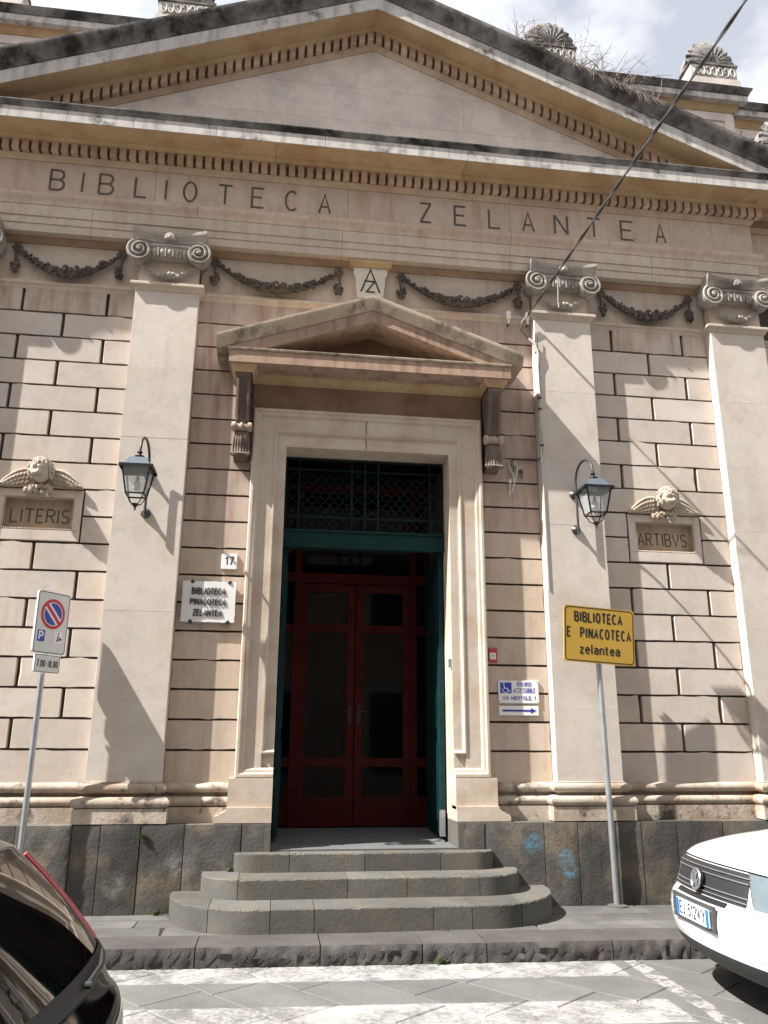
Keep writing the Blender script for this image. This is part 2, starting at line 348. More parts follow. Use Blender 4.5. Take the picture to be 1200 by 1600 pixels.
# ------------------------------------------------------------------ stroke lettering
def arc(cx, cy, rx, ry, a0, a1, n=8): return [(cx+rx*math.cos(R(a0+(a1-a0)*i/n)), cy+ry*math.sin(R(a0+(a1-a0)*i/n))) for i in range(n+1)]
GL = {
 'A':(.62,[[(0,0),(.31,1),(.62,0)],[(.12,.33),(.50,.33)]]),
 'B':(.56,[[(0,0),(0,1)]+arc(.30,.76,.22,.24,90,-90,8)+[(0,.52)],[(.30,.52)]+arc(.32,.26,.24,.26,90,-90,8)+[(0,0)]]),
 'C':(.58,[arc(.30,.5,.30,.5,50,310,14)]),
 'E':(.50,[[(.50,1),(0,1),(0,0),(.50,0)],[(0,.52),(.42,.52)]]),
 'I':(.06,[[(.03,0),(.03,1)]]), 'J':(.36,[[(.36,1),(.36,.22)]+arc(.18,.22,.18,.22,0,-160,6)]),
 'L':(.50,[[(0,1),(0,0),(.50,0)]]), 'M':(.74,[[(0,0),(0,1)],[(.02,1),(.37,.2),(.72,1)],[(.74,1),(.74,0)]]),
 'N':(.60,[[(0,0),(0,1)],[(.02,1),(.58,0)],[(.60,0),(.60,1)]]), 'O':(.60,[arc(.30,.5,.30,.5,90,450,20)]),
 'P':(.54,[[(0,0),(0,1)]+arc(.28,.74,.26,.26,90,-90,8)+[(0,.48)]]),
 'R':(.56,[[(0,0),(0,1)]+arc(.28,.75,.26,.25,90,-90,8)+[(0,.50)],[(.26,.50),(.56,0)]]),
 'S':(.52,[arc(.27,.745,.25,.255,35,250,10)+arc(.26,.255,.26,.255,70,-145,10)]),
 'T':(.62,[[(0,1),(.62,1)],[(.31,1),(.31,0)]]), 'V':(.62,[[(0,1),(.31,0),(.62,1)]]),
 'W':(.80,[[(0,1),(.2,0),(.4,.85)],[(.4,.85),(.6,0),(.8,1)]]), 'Y':(.60,[[(0,1),(.3,.48),(.6,1)],[(.3,.48),(.3,0)]]),
 'Z':(.56,[[(0,1),(.56,1)],[(.53,.98),(.03,.02)],[(0,0),(.56,0)]]),
 'a':(.42,[arc(.20,.47,.20,.19,160,0,8)+[(.40,.10),(.44,0)],[(.40,.38)]+arc(.18,.20,.18,.19,90,290,9)+[(.40,.12)]]),
 'e':(.46,[[(.02,.36),(.44,.36)]+arc(.23,.33,.21,.33,8,320,13)]), 'l':(.10,[[(.03,1),(.03,.1),(.10,0)]]),
 'n':(.42,[[(0,0),(0,.66)],[(0,.42)]+arc(.21,.42,.21,.24,180,0,8)+[(.42,0)]]), 't':(.30,[[(.10,.9),(.10,.1),(.28,0)],[(-.04,.64),(.28,.64)]]),
 'z':(.42,[[(0,.64),(.42,.64)],[(.38,.62),(.04,.02)],[(0,0),(.42,0)]]),
 '0':(.50,[arc(.25,.5,.25,.5,90,450,18)]), '1':(.30,[[(0,.76),(.2,1),(.2,0)]]), '2':(.50,[arc(.25,.74,.25,.26,170,-20,8)+[(0,0),(.50,0)]]),
 '5':(.50,[[(.46,1),(.08,1),(.04,.58)]+arc(.24,.32,.26,.32,110,-150,10)]), '7':(.46,[[(0,1),(.46,1),(.14,0)]]),
 '8':(.50,[arc(.25,.76,.21,.24,90,450,14),arc(.25,.26,.25,.26,90,450,14)]),
 '.':(.06,[[(.03,0),(.03,.12)]]), ',':(.08,[[(.06,.12),(.02,-.12)]]), '-':(.30,[[(0,.45),(.30,.45)]]), ' ':(.34,[]), }
def strip(mb, pts, w, fn, d0, d1):                        # mitred strip of width w through 2D points, extruded d0..d1
    P = [Vector(p) for p in pts]; Q = [P[0]]
    for p in P[1:]:
        if (p-Q[-1]).length > 1e-4: Q.append(p)
    P = Q; closed = (P[0]-P[-1]).length < 1e-3
    if closed: P = P[:-1]
    n = len(P); Lf = []; Rt = []
    for i in range(n):
        ds = []
        if closed or i > 0: ds.append((P[i]-P[i-1]).normalized())
        if closed or i < n-1: ds.append((P[(i+1)%n]-P[i]).normalized())
        ns = [Vector((-d.y,d.x)) for d in ds]
        m = ns[0] if len(ns) == 1 else (ns[0]+ns[1])/max(.35, 1+ns[0].dot(ns[1]))
        Lf.append(P[i]+m*w/2); Rt.append(P[i]-m*w/2)
    vs = []
    for i in range(n): vs += [fn(*Lf[i],d0),fn(*Rt[i],d0),fn(*Lf[i],d1),fn(*Rt[i],d1)]
    fs = []
    for i in range(n if closed else n-1):
        a, b = 4*i, 4*((i+1)%n); fs += [(a,a+1,b+1,b),(a+2,b+2,b+3,a+3),(a,b,b+2,a+2),(a+1,a+3,b+3,b+1)]
    if not closed: e = 4*(n-1); fs += [(0,2,3,1),(e,e+1,e+3,e+2)]
    mb.add(vs, fs)
def glyph(mb, ch, x, z, w, h, sw, fn, d0, d1):            # glyph stretched to width w, height h
    gw, st = GL[ch]; k = w/gw if gw > .11 else h
    for i, s in enumerate(st):
        strip(mb, [(x+a*k, z+b*h) for a, b in s], sw, fn, d0, d1+(d1-d0)*.12*i)
def text_layout(txt, h, aspect, gap):
    out = []; x = 0
    for ch in txt:
        w = GL[ch][0]*h*aspect if GL[ch][0] > .11 else GL[ch][0]*h
        out.append((ch, x, w)); x += w+gap
    return out, x-gap
def text(mb, txt, cx, z, h, sw, fn, d0, d1, aspect=1., gap=None, width=None):
    gap = gap if gap is not None else h*.2
    lay, W = text_layout(txt, h, aspect, gap); k = (width/W) if width else 1
    for ch, x, w in lay:
        if ch != ' ': glyph(mb, ch, cx+(x-W/2)*k, z, w*k, h, sw, fn, d0, d1)
FY = lambda y: (lambda a,b,d: (a, y-d, b))                # plane parallel to the facade, proud by d

# ------------------------------------------------------------------ ground: road, pavement
KY = lambda x: -1.56-.035*x                               # kerb line
def rect(x0,x1,y0,y1,z): return MB().add([(x0,y0,z),(x1,y0,z),(x1,y1,z),(x0,y1,z)],[(0,1,2,3)])
ground = struct(rect(-900,900,-900,900,-.30).build('ground','pave'))
road = struct(MB().box(-60,60,-60,.5,-.29,-.157).build('road','dirt'))
# diagonal basalt setts, one object each near the crossing, the rest further off in larger sheets
sett_cache = {}
def sett(w, l):
    k = (round(w,2), round(l,2))
    if k not in sett_cache:
        m = MB(); c = .006; m.add([(-w/2+c,-l/2+c,0),(w/2-c,-l/2+c,0),(w/2-c,l/2-c,0),(-w/2+c,l/2-c,0),(-w/2,-l/2,-c),(w/2,-l/2,-c),(w/2,l/2,-c),(-w/2,l/2,-c),(-w/2,-l/2,-.06),(w/2,-l/2,-.06),(w/2,l/2,-.06),(-w/2,l/2,-.06)],
                              [(0,1,2,3),(4,5,1,0),(5,6,2,1),(6,7,3,2),(7,4,0,3),(8,9,5,4),(9,10,6,5),(10,11,7,6),(11,8,4,7)])
        sett_cache[k] = m.mesh('paving_slab','road')
    return sett_cache[k]
rng = random.Random(3)
ca, sa = math.cos(R(38)), math.sin(R(38)); W = .50
nsl = 0
for i in range(-16, 17):
    b = -9.0+rng.random()*.5
    while b < 9:
        L = rng.choice((.62,.78,.95)); a = i*W; mb_ = b+L/2
        X, Y = .6+a*ca-mb_*sa, -4.2+a*sa+mb_*ca
        if -4.3 < X < 5.6 and -6.8 < Y < KY(X)+.55:
            o = place('paving_slab', sett(W-.008, L-.008), road, (X,Y,-.15+rng.uniform(-.0018,.0018)), rz=R(38)+rng.uniform(-.004,.004)); nsl += 1
        b += L
farroad = MB()
for x0,x1,y0,y1 in ((-60,-4.1,-60,.5),(5.4,60,-60,.5),(-4.1,5.4,-60,-6.6)): farroad.add([(x0,y0,-.155),(x1,y0,-.155),(x1,y1,-.155),(x0,y1,-.155)],[(0,1,2,3)])
struct(farroad.build('carriageway','road'))

pavement = struct(MB().add([(-30,KY(-30)+.40,-.012),(30,KY(30)+.40,-.012),(30,.3,-.012),(-30,.3,-.012)],[(0,1,2,3)]).build('pavement','dirt'))
def slab(poly, z0, z1, name, mat, parent, c=.007):
    # a stone from a plan polygon, its top arrises chamfered
    P = [Vector(p) for p in poly]; ctr = sum(P, Vector((0,0)))/len(P); n = len(P)
    top = [p+(ctr-p).normalized()*c*1.4 for p in P]
    m = MB(); vs = [(p.x,p.y,z1) for p in top]+[(p.x,p.y,z1-c) for p in P]+[(p.x,p.y,z0) for p in P]
    m.add(vs, [tuple(range(n))]+[(n+i,n+(i+1)%n,(i+1)%n,i) for i in range(n)]+[(2*n+i,2*n+(i+1)%n,n+(i+1)%n,n+i) for i in range(n)])
    return m.build(name, mat, parent)
rng = random.Random(11)
rows = [(.40,.72),(.72,1.02),(1.02,1.40)]                 # offsets from the kerb line
for a, b in rows:
    x = -9.2+rng.random()
    while x < 9.2:
        L = rng.uniform(.62,1.05); g = .005; x1 = x+L
        y0, y1 = (lambda t: KY(t)+a+g), (lambda t: min(KY(t)+b-g, -.19))
        slab([(x+g,y0(x)),(x1-g,y0(x1)),(x1-g+rng.uniform(-.03,.03),y1(x1)),(x+g,y1(x))], -.06, rng.uniform(-.002,.003), 'paving_slab', 'pave', pavement)
        x = x1
# kerb stones with a rough quarry face
kj = [-9.3,-8.1,-7.0,-5.8,-4.7,-3.6,-2.55,-1.48,-.50,.32,.845,1.90,2.56,3.7,4.8,5.9,7.0,8.2,9.3]
def kerb_stone(x0, x1, sd):
    rg = random.Random(sd); nx = max(6, int((x1-x0)/.035)); nz = 6; g = .005; m = MB(); vs = []
    for j in range(nz+1):
        z = -.24+.235*j/nz if j < nz else -.004
        for i in range(nx+1):
            x = x0+g+(x1-x0-2*g)*i/nx; edge = 0 if j == nz or i in (0,nx) else 1
            d = rg.uniform(-.018,.014)*edge+ (.012 if j == nz else 0)
            vs.append((x, KY(x)+d, z))
    fs = [(j*(nx+1)+i,j*(nx+1)+i+1,(j+1)*(nx+1)+i+1,(j+1)*(nx+1)+i) for j in range(nz) for i in range(nx)]
    b = len(vs); h = rg.uniform(-.002,.004)
    vs += [(x0+g,KY(x0)+.03,h),(x1-g,KY(x1)+.03,h),(x1-g,KY(x1)+.395,h),(x0+g,KY(x0)+.395,h),(x0+g,KY(x0)+.395,-.24),(x1-g,KY(x1)+.395,-.24)]
    t0 = nz*(nx+1)
    fs += [tuple(range(t0,t0+nx+1))+(b+1,b), (b,b+1,b+2,b+3),(b+3,b+2,b+5,b+4),(b,b+3,b+4,0)+tuple(j*(nx+1) for j in range(1,nz+1)), (b+1,)+tuple(j*(nx+1)+nx for j in range(nz,-1,-1))+(b+5,b+2)]
    m.add(vs, fs); return m.build('kerb_stone','kerb',pavement,smooth=40)
for i in range(len(kj)-1): kerb_stone(kj[i], kj[i+1], i)

# ------------------------------------------------------------------ the library building
B = thing('library_building', (0,0,0), 'beige stone library facade with pediment, pilasters and rusticated walls behind the steps', 'building')
HX = 7.6                                                   # half length modelled
PD = .14                                                   # pilaster projection
ZR = [6.5507-.3*k for k in range(19)]                      # course lines, ZR[0] top .. ZR[18] bottom
core = MB()
for s in (-1, 1):
    for x0,x1,z0,z1 in ((.935,3.17,0,10.2),(3.90,5.03,0,10.2),(3.171,3.899,0,3.70),(3.171,3.899,4.06,10.2)):
        a, b = sorted((s*x0, s*x1)); core.box(a,b,.045,1.22,z0,z1)
    a, b = sorted((s*5.02, s*HX)); core.box(a,b,.205,1.24,0,9.9)
core.box(-.94,.94,.046,1.21,4.76,10.19)
core.build('wall_core','joint',B)
rb_ = MB().box(-HX,-2.6,1.225,9,0,9.8); rb_.box(2.6,HX,1.225,9,0,9.8); rb_.box(-2.6,2.6,1.226,9,4.95,9.79); rb_.box(-2.6,2.6,5.2,9,0,4.95); rb_.build('rear_block','wall',B)

# rusticated blocks
block_cache = {}
def block(x0, x1, z0, z1, mat, y=0.0, name='block', c=.007):
    w, h = round(x1-x0,3), round(z1-z0,3); k = (w,h,mat,rng.randint(0,5))
    if k not in block_cache: block_cache[k] = MB().rblock(w,h,.07,rng).mesh('block',mat)
    return place(name, block_cache[k], None, ((x0+x1)/2, y+rng.uniform(-.0015,.0015), (z0+z1)/2))
def bay(name, y):
    o = bpy.data.objects.new(name, None); COL.objects.link(o); o.parent = B; return o
G, J = .033, .018
jA, jB, jM = 3.998, 3.061, 3.529
for s in (-1, 1):
    wp = bay('rusticated_wall', 0)
    def bl(a, b, z0, z1, mat='wall', y=0, p=wp):
        a, b = sorted((s*a, s*b)); o = block(a,b,z0,z1,mat,y); o.parent = p
    for k in range(1, 19):
        zt, zb = ZR[k-1], ZR[k]+G
        if k == 18: zb = ZR[18]
        if k in (9, 10):
            bl(2.735,3.085-J,zt if k==9 else ZR[9],zb); bl(3.975+J,4.323,zt if k==9 else ZR[9],zb); continue
        js = [jA,jB] if k in (1,3,5,7,12,14,16) else [jM] if k in (2,4,6,11,13,15,17) else []
        xs = [2.735]+sorted(js)+[4.323]
        for i in range(len(xs)-1):
            bl(xs[i]+(J if i else 0), xs[i+1]-(J if i < len(xs)-2 else 0), zt, zb, 'walltop' if k == 1 else 'wall')
    ws = bay('door_side_wall', 0)
    for k in range(4, 19): bl(1.30, 2.015, ZR[k-1], ZR[k]+G if k < 18 else ZR[18], 'wallred' if k < 10 else 'wallmid', 0, ws)
    ww = bay('wing_wall', 0)
    for k in range(1, 19):
        xs = [5.0,5.55,6.6,HX] if k % 2 else [5.0,6.1,7.1,HX]
        for i in range(3): bl(xs[i]+(J if i else 0), xs[i+1]-J, ZR[k-1], ZR[k]+G if k < 18 else ZR[18], 'wall', .16, ww)
wt = bay('wall_above_door', 0)
for k in range(1, 4):
    o = block(-2.015, 2.015, ZR[k-1], ZR[k]+G, 'wallred' if k > 1 else 'wallred'); o.parent = wt

# pilasters
PX = (-4.683, -2.375, 2.375, 4.683); PW = .3585
for px in PX:
    p = bpy.data.objects.new('pilaster', None); COL.objects.link(p); p.parent = B; p.location = (px,0,0)
    zs = [1.14, 1.93, 2.84, 3.95, 4.75, 5.6, 6.56]
    for a, b in zip(zs[:-1], zs[1:]): MB().rblock(2*PW,b-a-.0006,.18,rng,.12,.22).build('shaft_stone','pil',p,loc=(0,-PD+rng.uniform(-.0012,.0012),(a+b)/2))
    MB().box(-PW+.02,PW-.02,-PD+.012,.05,6.5,7.16).build('neck','entgrey',p)
    b1 = MB().sweep([(0,.79),(.0,.925),(-.03,.93)],[(-PW-.085,.05),(-PW-.085,-PD-.085),(PW+.085,-PD-.085),(PW+.085,.05)],caps=False); b1.build('base_block','base',p)
    tor = [(-.05,.925)]+[(.0+.055*math.cos(R(t))-.0,.978+.052*math.sin(R(t))) for t in range(-90,91,30)]+[(-.03,1.032),(-.062,1.038),(-.062,1.052),(-.05,1.06)]+[(-.04+.052*math.cos(R(t)),1.108+.048*math.sin(R(t))) for t in range(-90,91,30)]+[(-.035,1.157),(-.035,1.165),(-.05,1.17),(-.085,1.185)]
    MB().sweep(tor,[(-PW-.05,.05),(-PW-.05,-PD-.05),(PW+.05,-PD-.05),(PW+.05,.05)],caps=False).build('base_moulding','base',p,smooth=35)
    ast = [(0,6.552),(.012,6.56),(.018,6.575),(.035,6.60),(.058,6.615),(.058,6.642),(.05,6.65),(-.03,6.652)]
    MB().sweep(ast,[(-PW,.05),(-PW,-PD),(PW,-PD),(PW,.05)],caps=False).build('astragal','entgrey',p,smooth=30)
# wall string course, base moulding along the walls
segs = [(-4.33,-2.73,0),(-2.02,2.02,0),(2.73,4.33,0),(-HX,-5.03,.16),(5.03,HX,.16)]
for a, b, y in segs:
    MB().sweep([(0,6.552),(.010,6.565),(.02,6.595),(.042,6.61),(.042,6.635),(.036,6.642),(-.03,6.644)],[(a,y),(b,y)]).build('string_course','entgrey',B)
bm_ = [(.055,.78),(.055,.925),(.01,.93)]+[(.02+.045*math.cos(R(t)),.978+.046*math.sin(R(t))) for t in range(-80,81,32)]+[(.01,1.028),(-.02,1.036),(-.02,1.052),(.0,1.06)]+[(.012+.04*math.cos(R(t)),1.105+.044*math.sin(R(t))) for t in range(-80,81,32)]+[(.012,1.152),(.0,1.156),(-.02,1.158)]
for a, b, y in ((-4.33,-2.73,0),(-2.02,-1.30,0),(1.30,2.02,0),(2.73,4.33,0),(-HX,-5.03,.16),(5.03,HX,.16)):
    MB().sweep(bm_,[(a,y),(b,y)]).build('base_moulding','base',B,smooth=35)
# basalt plinth slabs
rng = random.Random(5)
pj_ = [-7.6,-7.0,-6.45,-5.8,-5.2,-4.6,-3.95,-3.30,-2.79,-2.53,-2.16,-1.75,-1.21,-.937]
pk_ = [.937,1.20,1.82,2.173,2.58,2.853,3.246,3.75,4.4,5.0,5.7,6.3,7.0,7.6]
pl = bay('plinth', 0)
for js in (pj_, pk_):
    for i in range(len(js)-1):
        x0, x1 = js[i], js[i+1]; y = -.225+rng.uniform(-.006,.006); nx, nz = max(3,int((x1-x0)/.06)), 12; m = MB(); g = .004; vs = []
        for j in range(nz+1):
            for q in range(nx+1):
                e = q in (0,nx) or j in (nz,)
                vs.append((x0+g+(x1-x0-2*g)*q/nx, y+(.006 if e else rng.uniform(-.006,.006)), -.03+.81*j/nz))
        fs = [(j*(nx+1)+q,j*(nx+1)+q+1,(j+1)*(nx+1)+q+1,(j+1)*(nx+1)+q) for j in range(nz) for q in range(nx)]
        b = len(vs); vs += [(x0+g,.02,-.03),(x1-g,.02,-.03),(x0+g,.02,.78),(x1-g,.02,.78)]
        fs += [tuple(nz*(nx+1)+q for q in range(nx+1))+(b+3,b+2), (b,b+2)+tuple(j*(nx+1) for j in range(nz,-1,-1)), (b+1,)+tuple(j*(nx+1)+nx for j in range(nz+1))+(b+3,)]
        m.add(vs, fs); m.build('plinth_slab','lava',pl,smooth=45)

# ------------------------------------------------------------------ entablature
EX, EY = 5.05, -.15
P0 = [(-EX,.3),(-EX,EY),(EX,EY),(EX,.3)]
WL, WR = [(-HX,.01),(-EX,.01)], [(EX,.01),(HX,.01)]
def ent(name, prof, mat, smooth=None, wings=True):
    js = {'frieze':[-2.62,-.30,1.76,3.9],'corona':[-3.6,-2.85,-1.9,-.62,.35,1.13,2.06,3.2,4.1],'architrave':[-3.3,-.36,1.74,3.6],'architrave_moulding':[-2.1,.6,1.75],'cornice_soffit':[-1.2,1.12],'bed_moulding':[-2.62,1.75]}.get(name, [])
    xs = [None]+js+[None]
    for a, b in zip(xs[:-1], xs[1:]):
        pth_ = (P0[:2] if a is None else [(a+.002,EY)])+(P0[2:] if b is None else [(b-.002,EY)])
        MB().sweep(prof, pth_, caps=False).build(name, mat, B, smooth=smooth)
    if wings:
        for w in (WL, WR): MB().sweep(prof, w).build(name, mat, B, smooth=smooth)
ent('architrave', [(-.12,7.2155),(0,7.2155),(0,7.318),(.012,7.3185),(.012,7.410),(.026,7.4105),(.026,7.553),(0,7.5535)], 'entgrey')
ent('architrave_moulding', [(.02,7.5535),(.034,7.556),(.038,7.585),(.05,7.615),(.072,7.645),(.078,7.668),(.078,7.692),(.066,7.700),(-.02,7.702)], 'ent', 30)
ent('frieze', [(0,7.695),(0,8.168)], 'ent')
ent('bed_moulding', [(-.01,8.1665),(.018,8.168),(.022,8.185),(.045,8.215),(.055,8.232),(.02,8.234)], 'dent', 30)
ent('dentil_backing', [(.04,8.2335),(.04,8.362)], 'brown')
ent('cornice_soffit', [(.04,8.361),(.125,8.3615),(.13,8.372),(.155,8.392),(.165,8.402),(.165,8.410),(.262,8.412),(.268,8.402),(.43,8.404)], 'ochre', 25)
ent('corona', [(.425,8.402),(.434,8.404),(.434,8.553),(.42,8.556)], 'corona')
ent('cornice_lip', [(.43,8.554),(.440,8.5545),(.446,8.585),(.458,8.61),(.466,8.62),(.466,8.634),(.2,8.655),(-.02,8.665)], 'sima', 30)
# soffit beds between the capitals, under the architrave
for a, b in ((-4.33,-2.73),(-2.02,2.02),(2.73,4.33)):
    MB().sweep([(0,7.138),(.02,7.14),(.028,7.16),(.05,7.19),(.055,7.214)],[(a,0),(b,0)]).build('architrave_bed','brown',B,smooth=30)
    MB().box(a,b,-.002,.06,6.60,7.14).build('swag_panel','entgrey',B)
# dentils
dent_me = MB().box(-.037,.037,EY-.125,EY-.03,8.237,8.357).mesh('dentil','dent')
DN = bay('dentil_row', 0)
pitch = .1115; nD = int(2*(EX+.1)/pitch)
for i in range(nD+1):
    x = -(nD*pitch)/2+i*pitch
    place('dentil', dent_me, DN, (x,0,0))

# ------------------------------------------------------------------ pediment
SL = .40
PED = bay('pediment', 0)
tb = MB().add([(-4.45,EY,8.62),(4.45,EY,8.62),(0,EY,10.40)],[(0,1,2)]); tb.build('tympanum','tymp',PED)
# the joints of the tympanum slabs: each slab a shallow stone in front of the backing
tymp_rows = [(8.63,9.20),(9.20,9.72),(9.72,10.36)]
rng = random.Random(9)
for r_, (z0,z1) in enumerate(tymp_rows):
    xe0, xe1 = (10.40-z0)/SL, max(0,(10.40-z1)/SL); xs = [-4.5]; 
    x = -4.3+.7*r_
    while x < 4.4: xs.append(x); x += rng.uniform(1.0,1.5)
    xs.append(4.5)
    for a, b in zip(xs[:-1], xs[1:]):
        poly = []
        g = .0015
        for (x_, z_) in ((a+g,z0+g),(b-g,z0+g),(b-g,z1-g),(a+g,z1-g)): poly.append((x_,z_))
        bm = bmesh.new(); vs = [bm.verts.new((x_,EY-.006,z_)) for x_,z_ in poly]; bm.faces.new(vs)
        for s in (-1,1):
            bmesh.ops.bisect_plane(bm, geom=bm.verts[:]+bm.edges[:]+bm.faces[:], plane_co=(0,0,10.395), plane_no=(s*SL,0,1), clear_outer=True)
        if bm.faces:
            ext = bmesh.ops.extrude_face_region(bm, geom=bm.faces[:]); bmesh.ops.translate(bm, vec=(0,.006,0), verts=[v for v in ext['geom'] if isinstance(v, bmesh.types.BMVert)])
            me = bpy.data.meshes.new('tympanum_slab'); bmesh.ops.recalc_face_normals(bm, faces=bm.faces); bm.to_mesh(me); me.materials.append(MT['tymp']); place('tympanum_slab', me, PED)
        bm.free()
def rake(name, prof, mat, smooth=None, xe=5.75, zcut=8.64):
    for s in (-1,1):
        vs = []; n = len(prof)
        for x in (0, xe): vs += [(s*x, EY-o, z-SL*x) for o, z in prof]
        fs = [(j,j+1,n+j+1,n+j) for j in range(n-1)]+[tuple(range(n,2*n))]
        me = MB().add(vs, fs).mesh(name, mat, smooth)
        bm = bmesh.new(); bm.from_mesh(me)
        bmesh.ops.bisect_plane(bm, geom=bm.verts[:]+bm.edges[:]+bm.faces[:], plane_co=(0,0,zcut), plane_no=(0,0,-1), clear_outer=True)
        bm.to_mesh(me); bm.free(); place(name, me, PED)
rake('raking_bed_moulding', [(-.01,10.345),(.02,10.347),(.03,10.37),(.05,10.40),(.06,10.418),(.03,10.42)], 'dent', 30)
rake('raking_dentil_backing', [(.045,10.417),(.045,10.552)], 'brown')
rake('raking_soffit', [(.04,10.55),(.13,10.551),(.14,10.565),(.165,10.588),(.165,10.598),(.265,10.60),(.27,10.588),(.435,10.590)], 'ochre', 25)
rake('raking_corona', [(.432,10.588),(.440,10.590),(.440,10.775),(.42,10.778)], 'corona')
rake('raking_sima', [(.43,10.776),(.452,10.777),(.455,10.80),(.47,10.835),(.51,10.88),(.545,10.935),(.552,10.965),(.552,11.0),(.53,11.01),(-.12,11.03)], 'sima', 30)
rd = MB().box(-.037,.037,EY-.13,EY-.03,-.064,.064)
for s in (-1,1):
    sh = [(x,y,z-s*SL*x) for x,y,z in rd.v]; mb = MB(); mb.v = sh; mb.f = rd.f; me = mb.mesh('dentil','dent')
    i = 0; x = .056
    while x < 4.55:
        place('dentil', me, PED, (s*x,0,10.484-SL*x)); x += pitch
# attic behind
AT = bay('attic', 0)
def attic_wall(a, b, y, ztop, nm='attic_wall'):
    MB().box(a,b,y,y+.5,8.6,ztop-.22).build(nm,'tymp',AT)
attic_wall(-5.16,5.16,.02,10.43)
pa = [(-5.16,.5),(-5.16,.02),(5.16,.02),(5.16,.5)]
def attic_cornice(path, dz=0, caps=False):
    MB().sweep([(-.01,10.14+dz),(.012,10.145+dz),(.02,10.17+dz),(.05,10.20+dz),(.06,10.23+dz),(.09,10.235+dz)],path,caps=caps).build('attic_moulding','ochre',AT,smooth=30)
    MB().sweep([(.05,10.232+dz),(.15,10.234+dz),(.15,10.33+dz),(.14,10.332+dz)],path,caps=caps).build('attic_corona','corona',AT)
    MB().sweep([(.14,10.331+dz),(.165,10.333+dz),(.175,10.36+dz),(.205,10.40+dz),(.21,10.425+dz),(.1,10.435+dz),(-.3,10.45+dz)],path,caps=caps).build('attic_sima','sima',AT,smooth=30)
attic_cornice(pa)
for s in (-1,1):
    a, b = sorted((s*5.16, s*HX)); attic_wall(a,b,.14,10.31); attic_cornice([(a,.14),(b,.14)], -.12, True)
    # sunk panels: a raised border round each
    for (x0,x1,y) in ((3.55,5.0,.02),(5.45,7.2,.14)):
        a, b = sorted((s*x0, s*x1)); m = MB()
        z0, z1 = 8.9, 9.99 if y < .1 else 9.86
        for bx in ((a-.12,b+.12,z1,z1+.12),(a-.12,a,z0,z1),(b,b+.12,z0,z1)): m.box(bx[0],bx[1],y-.02,y+.01,bx[2],bx[3])
        m.build('panel_border','tymp',AT)
# palmette antefixes on the attic and at the pediment feet
def antefix():
    p = bpy.data.objects.new('antefix', None); COL.objects.link(p)
    MB().box(-.37,.37,-.16,.16,0,.10).build('pedestal','tymp',p)
    m = MB().box(-.34,.34,-.14,.14,.10,.33)
    for i in range(7):
        x = -.27+.09*i; m.tube([(x+.035*math.cos(R(t)),-.15,.215+.07*math.sin(R(t))) for t in range(-200+i*20,120+i*20,30)],.014,5)
    m.build('scroll_block','corona',p,smooth=40)
    MB().box(-.36,.36,-.16,.16,.33,.365).build('ledge','sima',p)
    m = MB()
    poly = [(.35*math.cos(R(t)),.365+.43*math.sin(R(t))) for t in range(0,181,12)]
    m.prism(poly, lambda a,b,d: (a,d,b), -.02, .13)
    for i in range(11):
        t = R(8+164*i/10); L = .43
        pts = [(math.cos(t)*.36*q, -.03-.09*math.sin(math.pi*min(1,q*.95)), .38+math.sin(t)*.43*q) for q in (.12,.35,.6,.85,1.0)]
        m.tube(pts, [.018,.03,.042,.05,.038], 6)
        m.tube([(p_[0]*.8,p_[1]-.03,.38+(p_[2]-.38)*.8) for p_ in pts[:-1]], [.008,.012,.014,.012], 5)
    m.ball((0,-.06,.40),.06,(1,.8,1))
    m.build('palmette','palm',p,smooth=50)
    return p
af = antefix()
spots = [(-4.83,-.02,10.44),(-2.46,-.02,10.44),(2.46,-.02,10.44),(4.83,-.02,10.44),(-5.42,-.42,8.86),(5.42,-.42,8.86)]
for i, l in enumerate(spots):
    a = af if i == 0 else copy_tree(af); a.parent = B; a.location = l
    if i >= 4: a.scale = (.8,.8,.95)

